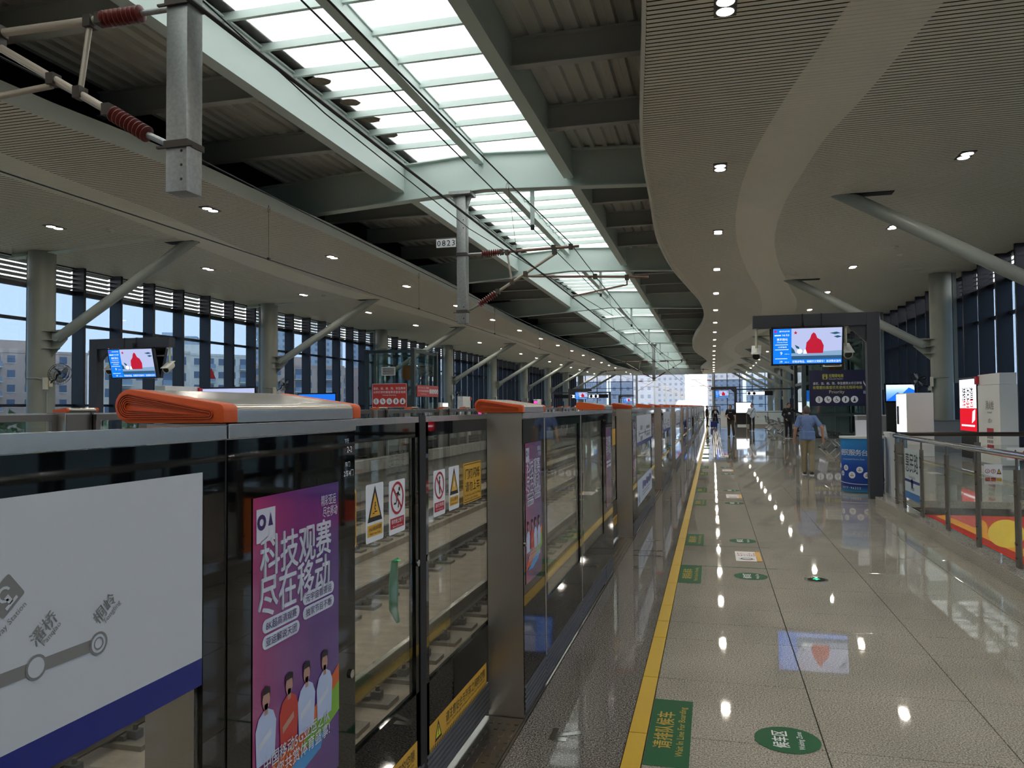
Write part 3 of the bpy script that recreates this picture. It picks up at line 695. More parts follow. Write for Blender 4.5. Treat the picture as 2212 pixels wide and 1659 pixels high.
def door_cabinet(L, label, near_end, detail, opp=False):
    """motor cabinet beside an opening, local origin at its near floor corner on the face plane; s = platform side"""
    s = 1 if not opp else -1
    t = thing('door_cabinet', label, 'gate', (0, 0, 0), 0, 'screen door cabinets' if not opp else 'screen door cabinets of the opposite platform')
    X = lambda a, b: (min(s * a, s * b), max(s * a, s * b))
    x0, x1 = X(-.2, -.004)
    b = MB(); b.box(x0, x1, .004, L - .004, 0.0, 1.63); b.build('body', 'steel_v', t)
    x0, x1 = X(-.006, 0)
    b = MB(); b.box(x0, x1, .006, L - .006, .175, 1.596); b.build('front_glass', 'black_glass', t)
    x0, x1 = X(-.006, .003)
    b = MB(); b.box(x0, x1, .004, L - .004, 1.598, 1.63); b.build('top_rail', 'steel_h', t, bevel=.002)
    b = MB(); ribs(b, s * 0.0, .004, L - .004, .02, .172, s); b.build('kick_plate', 'ribbed', t)
    # cap
    prof = lozenge(-.262, .006); prof = [(s * a, 1.632 + c) for a, c in prof]
    b = MB(); b.prism([(a, .03, c) for a, c in prof], (0, L - .06, 0)); b.build('cap', 'steel_h', t, smooth=35)
    for ya, yb, dr in ((-.02, .03, -1), (L - .03, L + .02, 1)):
        b = MB()
        big = [(a + s * (-.0015 if a * s < -.13 else .0015), c + (.001 if c > 1.65 else 0)) for a, c in prof]
        b.prism([(a, ya, c) for a, c in big], (0, yb - ya, 0))
        e = b.build('end_cap', 'orange', t, bevel=.004 if detail else 0, smooth=40)
        if detail and dr < 0:
            for k, ins in enumerate((.009, .0135, .018, .0225, .027)):
                q = [(s * a, 1.632 + c) for a, c in lozenge(-.262, .006, ins)]
                q2 = [(s * a, 1.632 + c) for a, c in lozenge(-.262, .006, ins + .0022)]
                b = MB(); n = len(q); vs = [(a, ya - .005, c) for a, c in q] + [(a, ya - .005, c) for a, c in q2] + [(a, ya, c) for a, c in q] + [(a, ya, c) for a, c in q2]
                fs = []
                for i in range(n):
                    j = (i + 1) % n; fs += [(i, j, n + j, n + i), (i, 2 * n + i, 2 * n + j, j), (n + i, n + j, 3 * n + j, 3 * n + i)]
                b.add(vs, fs); b.build('groove_ridge', 'orange_dark', e, smooth=40)
    if not opp:
        b = MB(); yl = L - .035 if near_end else .04; b.cyl((.0, yl, .92), (.006, yl, .92), .012, 16); b.build('lock', 'steel_shiny', t, smooth=40)
        po = poster(t, PX(.0, .095 if near_end else .05, .70), .405, .762, detail)
    return t
def leaf(label, detail, sgn, opp=False):
    """sliding leaf, local origin at the meeting edge; extends along sgn*y for 1.12"""
    s = 1 if not opp else -1
    t = thing('sliding_door', label, 'gate', (0, 0, 0), 0, 'sliding screen door leaves' if not opp else 'sliding doors of the opposite platform')
    Y = lambda a, b: (min(sgn * a, sgn * b), max(sgn * a, sgn * b))
    y0, y1 = Y(.0, 1.12); W = 1.12
    b = MB()
    ya, yb = Y(.005, .075); b.box(-.03, .0, ya, yb, .06, 1.6); ya, yb = Y(1.06, 1.12); b.box(-.03, .0, ya, yb, .06, 1.6)
    b.box(-.03, 0, y0 + .004, y1 - .004, 1.54, 1.6); b.box(-.03, 0, y0 + .004, y1 - .004, .19, .49)
    b.build('black_border', 'black_glass', t)
    b = MB(); b.box(-.032, .002, y0 + .003, y1, 1.6, 1.624); b.build('top_rail', 'steel_h', t)
    ya, yb = Y(.075, 1.06)
    b = MB(); b.box(-.02, -.008, ya, yb, .49, 1.54); b.build('pane', 'psd_glass', t)
    ya, yb = Y(.0, .035); b = MB(); b.box(-.035, .004, ya, yb, .02, 1.628); b.build('edge_seal', 'black_matte', t)
    b = MB(); ribs(b, s * .0, y0 + .04, y1, .03, .185, s); b.build('kick_plate', 'ribbed', t)
    if opp: return t
    b = MB(); yl = sgn * .055; b.cyl((0, yl, 1.02), (.006, yl, 1.02), .014, 16); b.build('lock', 'steel_shiny', t, smooth=40)
    st = flat('gap_sticker', [rect(-.43, .43, -.058, .058)], PX(0, sgn * .5, .244), 'print_yellow', t, .0012)
    I = Matrix.Identity(4)
    txt('请注意站台与列车之间的空隙', .05, Matrix.Translation((.09, .015, 0)), 'print_black', st, width=.62, n=.0008)
    txt('Please mind the gap between the train and the platform', .018, Matrix.Translation((.09, -.022, 0)), 'print_black', st, width=.6, n=.0008, bold=0)
    flat('hazard_stripes', [[(-.43 + .022 * i, -.058), (-.421 + .022 * i, -.058), (-.417 + .022 * i, -.042), (-.426 + .022 * i, -.042)] for i in range(39)], I, 'print_black', st, .0008)
    flat('warning_triangle', [tri(-.32, .005, .085, .09)], I, 'print_black', st, .0008); flat('triangle_field', [tri(-.32, .002, .055, .062)], I, mat('print_lime', 'd9d935', .4), st, .001); flat('exclamation', [rect(-.324, -.316, -.008, .018), rect(-.324, -.316, -.018, -.011)], I, 'print_black', st, .0012)
    if detail:
        if sgn < 0:
            notice(t, PX(0, -.475, 1.284), .152, .208, 'warn', 'fall', '小心站台间隙', 'Mind the Gap')
            notice(t, PX(0, -.27, 1.28), .158, .205, 'no', 'run', '请勿抢上抢下', 'Slow Down')
            b = MB(); b.tube([(-.03, -.19, 1.06), (-.045, -.19, 1.05), (-.05, -.19, .95), (-.05, -.19, .86), (-.03, -.19, .81)], [.008, .014, .019, .018, .008], 10); b.build('green_handle', mat('handle_green', '1f7a52', .35), t, smooth=50)
        else:
            notice(t, PX(0, .21, 1.281), .153, .203, 'no', 'stand', '请勿倚靠', 'No Leaning'); notice(t, PX(0, .413, 1.283), .15, .203, 'warn', 'hand', '小心夹手', 'Mind Your Hands')
    yc = .705 if sgn > 0 else -.78
    ys = flat('light_sticker', [rrect(-.153, .153, -.1, .1, .012)], PX(0, yc, 1.284), 'print_yellow', t, .0012)
    if detail:
        flat('border_line', [[(x * .94, y * .92) for x, y in p] for p in stroke(rrect(-.153, .153, -.1, .1, .012) + [rrect(-.153, .153, -.1, .1, .012)[0]], .0035)], I, 'print_black', ys, .0008)
        txt('门灯闪烁', .055, Matrix.Translation((0, .045, 0)), 'print_black', ys, width=.24, n=.001); txt('请勿上车', .055, Matrix.Translation((0, -.018, 0)), 'print_black', ys, width=.24, n=.001)
        txt('Do Not Get on the Train When', .017, Matrix.Translation((0, -.06, 0)), 'print_black', ys, width=.26, n=.001, bold=0); txt('the Door Light is Flashing', .017, Matrix.Translation((-.02, -.08, 0)), 'print_black', ys, width=.22, n=.001, bold=0)
    return t
def fixed_panel(L, label, opp=False, white=False):
    s = 1 if not opp else -1
    t = thing('platform_screen', label, 'panel', (0, 0, 0), 0, 'fixed screen door panels' if not opp else 'fixed panels of the opposite platform')
    X = lambda a, b: (min(s * a, s * b), max(s * a, s * b))
    x0, x1 = X(-.02, 0)
    b = MB(); b.box(x0, x1, .004, .075, .18, 1.596); b.box(x0, x1, L - .075, L - .004, .18, 1.596); b.box(x0, x1, .075, L - .075, 1.535, 1.596); b.box(x0, x1, .075, L - .075, .18, .49); b.build('black_border', 'black_glass', t)
    x0, x1 = X(-.016, -.006); b = MB(); b.box(x0, x1, .075, L - .075, .49, 1.535); b.build('pane', 'psd_glass' if not white else 'grey_paint', t)
    x0, x1 = X(-.04, .003); b = MB(); b.box(x0, x1, .003, L - .003, 1.598, 1.627); b.build('top_rail', 'steel_h', t)
    b = MB(); ribs(b, s * -.001, .003, L - .003, .02, .175, s); b.build('kick_plate', 'ribbed', t)
    x0, x1 = X(-.04, .001); b = MB(); b.box(x0, x1, -.004, .026 if L < 2 else .004, .02, 1.62); b.build('edge_trim', 'steel_v' if L < 2 else 'steel_plain', t)
    return t
def route_map(parent, L, detail):
    """route diagram sheet across the top of a fixed panel"""
    w = L - .16; M = PX(0, .08, 1.115)
    rm = flat('route_map', [rect(0, w, .053, .42)], M, 'map_white', parent, .0015)
    I = Matrix.Identity(4)
    flat('blue_border', [rect(0, w, 0, .053)], I, 'print_blue', rm, 0)
    zl = .161
    if detail:
        x1 = w - .27
        flat('route_line', [rect(.0, x1, zl - .01, zl + .01)], I, 'print_grey', rm, .0008)
        names = [('桐岭', 'Tongling'), ('潘桥', 'Panqiao'), ('动车南站', 'South Railway Station'), ('奥体中心', 'Olympic Center'), ('惠民路', 'Huimin Road')]
        for i, (zh, en) in enumerate(names):
            x = x1 - .122 * i
            flat('station_ring', ring(x, zl, .015, .019, 24) + ([] if i else ring(x, zl, .008, .0105, 24)), I, 'print_grey', rm, .0016)
            flat('station_dot', [disc(x, zl, .016, 24)], I, 'map_white', rm, .0012)
            r_ = R(38)
            if i != 2: txt(zh, .027, Matrix.Translation((x - .008, zl + .038, 0)), 'print_grey', rm, rot=r_, align='LEFT', n=.001, bold=.008)
            txt(en, .0132, Matrix.Translation((x + .012, zl + .029, 0)), 'print_grey', rm, rot=r_, align='LEFT', n=.001, bold=0)
        ix = x1 - .175
        flat('railway_icon', [[(ix + (a * .766 - b_ * .643), zl + .118 + (a * .643 + b_ * .766)) for a, b_ in rrect(-.024, .024, -.022, .022, .004)]], I, 'print_grey', rm, .001)
        flat('railway_mark', [[(ix + (a * .766 - b_ * .643), zl + .118 + (a * .643 + b_ * .766)) for a, b_ in p] for p in ring(0, .004, .008, .012, 12)[:9] + [rect(-.004, .004, -.014, .0), rect(-.012, .012, -.017, -.012)]], I, 'map_white', rm, .0016)
    else:
        flat('route_line', [rect(w * .1, w * .9, zl - .006, zl + .006)], I, 'print_blue', rm, .0008)
        flat('station_dot', [disc(w * .12, zl, .04, 16), disc(w * .52, zl, .05, 16)], I, 'print_navy', rm, .0012)
        flat('small_print', [rect(w * .2 + .09 * i, w * .2 + .07 + .09 * i, zl + .05, zl + .11) for i in range(4)] + [rect(w * .2 + .09 * i, w * .2 + .07 + .09 * i, zl - .1, zl - .04) for i in range(4)] + [rect(w * .6, w * .85, zl + .04, zl + .09), rect(w * .6, w * .85, zl - .07, zl - .03)], I, 'print_grey', rm, .001)
    return rm
def screen_doors():
    NP = 16
    def ordl(k): return nth(k)
    # prototypes for the further units
    protos = {}
    for k in range(-1, NP):
        o = Y0 + PER * k
        if k >= 0:
            det = k < 2
            key = ('near', det)
            lab1 = 'stainless door cabinet with orange end caps before the %s door opening' % ordl(k)
            lab2 = 'stainless door cabinet with orange end caps after the %s door opening' % ordl(k)
            la = 'sliding glass door leaf nearer the viewer in the %s door opening' % ordl(k)
            lb = 'sliding glass door leaf further from the viewer in the %s door opening' % ordl(k)
            if k == 0: lab1 = 'black-fronted door cabinet marked 2-2 with a magenta advert poster'
            if det:
                a = door_cabinet(.61, lab1, True, k == 0); a.location = (P, o, 0)
                c = door_cabinet(.55, lab2, False, True); c.location = (P, o + 2.62, 0)
                d = leaf(la, k == 0, -1); d.location = (D, o + 1.65, 0)
                e = leaf(lb, k == 0, 1); e.location = (D, o + 1.65, 0)
                if k == 1:
                    for nm, q in (('a', a), ('c', c), ('d', d), ('e', e)): protos[nm] = (q, tree_of(q))
                if k == 0:
                    txt('下行', .014, PX(.0, .55, 1.57), 'print_white', a, n=.002); txt('2-2', .024, PX(.0, .567, 1.546), 'print_white', a, n=.002); txt('车门', .016, PX(.0, .555, 1.505), 'print_white', a, n=.002); txt('2车4门', .02, PX(.0, .562, 1.48), 'print_white', a, n=.002)
            else:
                for nm, lab, pos in (('a', lab1, (P, o, 0)), ('c', lab2, (P, o + 2.62, 0)), ('d', la, (D, o + 1.65, 0)), ('e', lb, (D, o + 1.65, 0))):
                    copy_tree(protos[nm][0], None, pos, lab, protos[nm][1])
            # threshold
            b = MB(); b.box(D - .03, P - .002, .0, 2.0, -.01, .006)
            for i in range(26):
                for j in range(4): b.box(D + .03 + .045 * j, D + .05 + .045 * j, .04 + .075 * i, .075 + .075 * i, .006, .009)
            th = b.build('door_threshold', 'steel_plain', None, (0, o + .615, 0)); tag(th, 'dotted steel threshold plate at the foot of the %s door opening' % ordl(k), 'threshold', 'door thresholds')
        fo = o + 3.17
        if k == 0:
            for i in range(2):
                p = fixed_panel(1.34, ('clear glass panel just after the magenta advert, beside the first door opening', 'clear glass panel just before the second door opening')[i]); p.location = (P, fo + 1.34 * i, 0)
        else:
            if k <= 1:
                p = fixed_panel(2.68, 'large glass panel with a white route map of station names, closest to the viewer' if k < 0 else 'glass panel with white route map and a pale notice below it'); p.location = (P, fo, 0)
                route_map(p, 2.68, k < 0)
                if k == 1:
                    protos['p'] = (p, tree_of(p))
                    ad = flat('advert_sheet', [rect(-1.25, 1.25, -.17, .17)], PX(0, 1.34, .48), mat('sheet_white', 'c3cfe0', .4), p, .0015)
                    flat('bold_print', [rect(-.5 + .2 * i, -.34 + .2 * i, -.01 + .02 * (i % 2), .11 - .015 * (i % 3)) for i in range(8)], Matrix.Identity(4), 'print_blue', ad, .001); flat('advert_lines', [rect(-.5, .8, -.06, -.045), rect(-.5, .6, -.1, -.085)], Matrix.Identity(4), 'print_grey', ad, .001); flat('advert_tower', [tri(-1.0, -.02, .26, .1)], Matrix.Identity(4), 'print_blue', ad, .001)
            else:
                copy_tree(protos['p'][0], None, (P, fo, 0), 'glass panel with a white route map after the %s door opening' % ordl(k), protos['p'][1])
    # end gate
    g = thing('end_gate', 'dark-framed glass end gate closing off the platform at the far end', 'gate', (P, 95.0, 0))
    for x in (0, .9, 1.85): MB().box(x - .04, x + .04, -.04, .04, 0, 1.62).build('post', 'gantry', g)
    for z in (.1, 1.58): MB().box(0, 1.85, -.03, .03, z - .04, z + .04).build('rail', 'gantry', g)
    for a, c in ((.04, .86), (.94, 1.81)): MB().box(a, c, -.006, .006, .14, 1.54).build('pane', 'psd_glass', g)
screen_doors()
def opposite_doors():
    XO = 2 * XC - P; XD = 2 * XC - D + .05
    Yo = .35; pr = {}
    for k in range(0, 16):
        o = 4.15 + PER * k
        labs = ('cabinet with orange caps before the %s door opening across the tracks' % nth(k), 'cabinet with orange caps after the %s door opening across the tracks' % nth(k), 'nearer sliding leaf of the %s door opening across the tracks' % nth(k), 'further sliding leaf of the %s door opening across the tracks' % nth(k), 'framed panel after the %s door opening across the tracks' % nth(k))
        pos = ((XO, o, 0), (XO, o + 2.62, 0), (XD, o + 1.65, 0), (XD, o + 1.65, 0), (XO, o + 3.17, 0))
        if k == 0:
            its = [door_cabinet(.61, labs[0], True, False, True), door_cabinet(.55, labs[1], False, False, True), leaf(labs[2], False, -1, True), leaf(labs[3], False, 1, True), fixed_panel(2.68, labs[4], True)]
            for it in its[:2]:
                b = MB()
                for zz in (1.2, 1.26, 1.4, 1.46):
                    for j in range(6): b.box(.201, .206, .08 + .07 * j, .12 + .07 * j, zz, zz + .015)
                b.build('vent_slots', 'black_matte', it)
                b = MB(); b.box(.2, .21, .03, .5, 1.0, 1.6); b.build('back_cover', 'post_steel', it)
            for it in its[2:]:
                (y0, y1) = (0, 2.68) if it is its[4] else ((-1.12, 0) if it is its[2] else (0, 1.12))
                b = MB(); x = .035 if it is its[4] else .03
                b.box(0, x + .02, y0, y0 + .1, .0, 1.58); b.box(0, x + .02, y1 - .1, y1, 0, 1.58); b.box(0, x + .03, y0, y1, 1.5, 1.6); b.build('back_frame', 'post_steel', it)
            for it, p in zip(its, pos): it.location = p
            pr = [(it, tree_of(it)) for it in its]
        else:
            for (it, tr), p, l in zip(pr, pos, labs): copy_tree(it, None, p, l, tr)
opposite_doors()
# ------------------------------------------------------------------ overhead line
def insulator(b, p0, p1, r0, r1, n, m=0):
    p0, p1 = Vector(p0), Vector(p1); path, rr = [], []
    for i in range(n):
        for f, r in ((.05, r0), (.35, r1), (.5, r1), (.75, r0)): path.append(p0.lerp(p1, (i + f) / n)); rr.append(r)
    b.tube(path, rr, 14, m)
def cantilever(t, s, dz, k=1.0, top='arm_rust', f=1.0):
    """bracket arms of one mast, local to the mast axis, s = side"""
    Pt = lambda x, z: (s * x * k, 0, z + dz)
    b = MB(); b.tube([Pt(.12, 5.46), Pt(.55, 5.46)], .03, 10); b.build('insulator_fitting', 'galv', t, smooth=40); b = MB(); b.tube([Pt(.1, 4.04), Pt(.42, 4.2)], .035, 10); b.build('insulator_fitting', 'galv', t, smooth=40)
    b = MB(); insulator(b, Pt(.5, 5.46), Pt(1.0, 5.465), .045, .085, 9); b.build('insulator', 'insulator', t, smooth=50)
    b = MB(); insulator(b, Pt(.42, 4.2), Pt(.86, 4.47), .045, .085, 9); b.build('insulator', 'insulator', t, smooth=50)
    b = MB(); b.tube([Pt(.98, 5.465), Pt(2.92, 5.5)], .035 * f, 12); b.build('top_tube', top, t, smooth=40)
    b = MB(); b.tube([Pt(.84, 4.46), Pt(2.32, 5.34)], .035 * f, 12); b.build('raking_tube', 'arm_tube', t, smooth=40)
    b = MB(); b.tube([Pt(1.14, 5.45), Pt(1.26, 4.72)], .024 * f, 8); b.build('brace_tube', 'arm_tube', t, smooth=40)
    b = MB(); b.tube([Pt(1.62, 4.84), Pt(4.55, 4.68)], .028 * f, 10); b.build('register_tube', top, t, smooth=40)
    b = MB(); b.tube([Pt(4.05, 4.69), Pt(4.05, 4.52), Pt(3.98, 4.5)], .02, 8); b.bar(Pt(3.98, 4.51), Pt(2.76, 4.3), .03, .04); b.tube([Pt(2.76, 4.31), Pt(2.75, 4.24)], .015, 6); b.build('steady_arm', 'arm_rust', t)
    b = MB()
    for x, z in ((1.0, 5.465), (1.14, 5.45), (2.3, 5.5), (2.72, 5.5), (1.26, 4.72), (1.6, 4.9), (.9, 4.5), (4.05, 4.69), (3.3, 4.75)):
        b.box(s * x * k - .045, s * x * k + .045, -.06, .06, z + dz - .06, z + dz + .06)
    b.box(s * 2.32 * k - .05, s * 2.32 * k + .05, -.05, .05, 5.33 + dz, 5.5 + dz)
    b.build('clamps', 'clamp', t, kind='stuff')
def mast(label, x, y, ztop_, zbot_, sides, dz, plate=True):
    t = thing('overhead_line_mast', label, 'mast', (x, y, 0))
    b = MB(); b.box(-.12, .12, -.12, .12, zbot_, ztop_); b.build('post', 'galv', t, bevel=.012, smooth=30)
    b = MB()
    for z in (zbot_ + .12, zbot_ + .26, zbot_ + .4): b.cyl((.06, -.121, z), (.06, -.115, z), .015, 10)
    for z in (6.1, 6.3): b.cyl((.06, -.121, z), (.06, -.115, z), .015, 10)
    b.build('bolt_holes', 'black_matte', t)
    if plate:
        b = MB(); b.box(-.28, .28, -.24, .24, ztop_ - .06, ztop_ - .02); b.box(-.28, .28, -.24, .24, ztop_ - .02, ztop_ + .02)
        for q in (-1, 1): b.prism([(q * .12, -.012, ztop_ - .06), (q * .26, -.012, ztop_ - .06), (q * .12, -.012, ztop_ - .4)], (0, .024, 0))
        b.build('head_plate', 'galv', t)
    for z in (5.46 + dz, 4.04 + dz):
        b = MB(); q = [(-.135, -.135), (.135, -.135), (.135, .135), (-.135, .135)]; q2 = [(x_ * .9, y_ * .9) for x_, y_ in q]
        for zz in (z - .03, z + .03): pass
        vs = [(x_, y_, zz) for zz in (z - .03, z + .03) for x_, y_ in q + q2]
        fs = []
        for k in range(4):
            n_ = (k + 1) % 4; fs += [(k, n_, 8 + n_, 8 + k), (4 + k, 12 + k, 12 + n_, 4 + n_), (k, 4 + k, 4 + n_, n_), (8 + k, 8 + n_, 12 + n_, 12 + k)]
        b.add(vs, fs); b.build('clamp_band', 'clamp', t); MB().box(-.2, .2, -.16, -.13, z - .05, z - .03).build('clamp_bar', 'clamp', t)
    for s in sides: cantilever(t, s, dz, 1.0, 'arm_tube' if y < 10 else 'arm_rust', 1.2 if y < 10 else 1.0)
    return t
mast('galvanised mast hanging at the upper left with arms reaching out of view', -5.06, 6.6, 7.0, 3.8, (-1,), .24)
m2 = mast('galvanised mast with red insulators beside the number plate 0823', -5.95, 18.25, 6.98, 3.74, (1,), 0)
mast('far galvanised mast with arms on both sides near the station end', -4.75, 66.4, 6.9, 3.8, (-1, 1), .0)
np_ = thing('number_plate', 'small white plate with the number 0823 on the mast', 'sign', (-6.33, 18.1, 5.74))
MB().box(-.255, .255, -.01, .01, -.105, .105).build('plate', 'print_white', np_); txt('0823', .2, MY(0, -.012, 0), 'print_black', np_, width=.46, bold=.004, spacing=1.25)
b = MB(); b.bar((.2, .03, -.0), (.5, .08, 0), .02, .03); b.build('strap', 'clamp', np_)
def wire(label, pts, r=.012):
    b = MB(); b.tube(pts, r, 6); o = b.build('overhead_wire', 'wire'); tag(o, label, 'wire', 'overhead wires')
    return o
def sag(x, z0, dz, ys, x1=None):
    out = []
    for a, c in zip(ys, ys[1:]):
        for i in range(9):
            t = i / 9; out.append((x, a + (c - a) * t, z0 - dz * 4 * t * (1 - t)))
    out.append((x, ys[-1], z0)); return out
def droppers(x, ys, zt, zb, label):
    for i, y in enumerate(ys):
        b = MB(); b.tube([(x[0], y, zt(y)), (x[1], y, zb)], .0035, 5); b.tube([(x[0] + .03 * math.cos(q), y, zt(y) - .08 + .06 * math.sin(q)) for q in [k * .9 for k in range(8)]], .003, 4); b.box(x[1] - .02, x[1] + .02, y - .03, y + .03, zb - .02, zb + .02)
        tag(b.build('dropper_wire', 'wire'), '%s dropper from the viewer hanging the contact wire over the %s track' % (nth(i), label), 'wire', 'dropper wires')
ysup = [-30, 18.25, 66.4, 114, 160, 210, 260]
wire('contact wire over the near track, lowest of its wires', [(-3.1, -17, 4.2), (-3.1, 300, 4.2)], .015)
wire('messenger wire sagging above the near contact wire', sag(-3.25, 5.6, .42, ysup))
wire('high feeder wire over the near track below the skylight', [(-4.2, -17, 6.04), (-4.2, 300, 6.04)])
wire('wire running to the clamp on the second mast', [(-5.7, -10, 6.7), (-5.7, 7.8, 6.44), (-5.7, 10.7, 6.2), (-5.75, 18.2, 6.08), (-3.9, 32, 5.4)], .011)
wire('contact wire over the far track, crossing the opposite ceiling', [(-7.6, -17, 4.32), (-7.6, 300, 4.32)], .010)
wire('messenger wire sagging above the far contact wire', sag(-7.6, 5.6, .35, [-38, 6.6, 66.4, 114, 160, 210, 260]))
mz = lambda y: 5.6 - .42 * 4 * ((y - 18.25) / 48.15) * (1 - (y - 18.25) / 48.15) if y > 18.25 else 5.6 - .42 * 4 * ((y + 30) / 48.25) * (1 - (y + 30) / 48.25)
droppers((-3.25, -3.1), (12.4, 25.5, 33, 40.5, 48, 55.5), mz, 4.21, 'near')
droppers((-7.6, -7.6), (12.2, 19.5, 27, 34.5, 42, 49.5), lambda y: 5.3, 4.33, 'far')
# brackets that hold the feeder under each main beam
for i in range(0, 7):
    y = BAY0 + BAY * i; t = thing('feeder_bracket', 'small bracket hanging the feeder wire from the %s main beam' % nth(i), 'bracket', (-4.2, y, 0), 0, 'feeder brackets')
    MB().box(-.05, .05, -.02, .02, 6.12, 7.02).build('hanger', 'steel_skylit', t); MB().box(-.04, .04, -.04, .04, 6.0, 6.12).build('insulator_block', 'wire', t)
# ------------------------------------------------------------------ downlights
def downlights():
    me_h = MB().box(-.13, .13, -.25, .25, -.012, .06).mesh('housing', 'lamp_housing')
    lb = MB(); lb.cyl((0, 0, -.018), (0, 0, -.010), .098, 20); me_l = lb.mesh('lamp', 'lamp_on')
    rb = MB(); rb.tube([(.104 * math.cos(q), .104 * math.sin(q), -.016) for q in [2 * math.pi * i / 20 for i in range(21)]], .008, 6); me_r = rb.mesh('trim_ring', 'white_paint', smooth=60)
    rows = ((.215, [-14.5, -8.6, -2.6, 3.3, 9.2] + [15.5 + 5.8 * i for i in range(17)], 'row directly above the yellow line'), (4.64, [-14, -8, -2, 4.0, 10.0, 16.0] + [16.0 + 6.0 * i for i in range(1, 17)], 'outer row over the near platform'),
            (-11.18, [-14, -8.2, -2.3, 3.6, 9.6, 15.5] + [15.5 + 5.95 * i for i in range(1, 17)], 'inner row over the opposite platform'), (-16.0, [-14, -8, -2.2, 3.8, 9.9] + [15.94 + 6.15 * i for i in range(16)], 'outer row over the opposite platform'))
    for x, ys, nm in rows:
        for i, y in enumerate(ys):
            if y > YEND - 1: continue
            t = thing('ceiling_downlight', 'recessed twin downlight, %s in the %s' % (nth(i), nm), 'light', (x, y, CZ), 0, 'recessed twin downlights')
            link('housing', me_h, t)
            for s in (-1, 1):
                l = link('lamp', me_l, t, (0, s * .115, 0)); link('trim_ring', me_r, l)
downlights()
for i, (x, y) in enumerate(((5.3, 24.8), (5.7, 26.2), (6.3, 28.0), (-14.9, 16.6), (-15.6, 22.6), (-15.3, 28.6))):
    t = thing('smoke_detector', 'small round smoke detector on the %s ceiling, %s of three' % ('near' if i < 3 else 'opposite', nth(i % 3)), 'detector', (x, y, CZ), 0, 'ceiling smoke detectors')
    b = MB(); b.cyl((0, 0, -.03), (0, 0, 0), .09, 16); b.build('base', 'white_paint', t, smooth=40); b = MB(); b.cyl((0, 0, -.07), (0, 0, -.03), .05, 14, 0, .07); b.build('sensor', 'cream_paint', t, smooth=40)
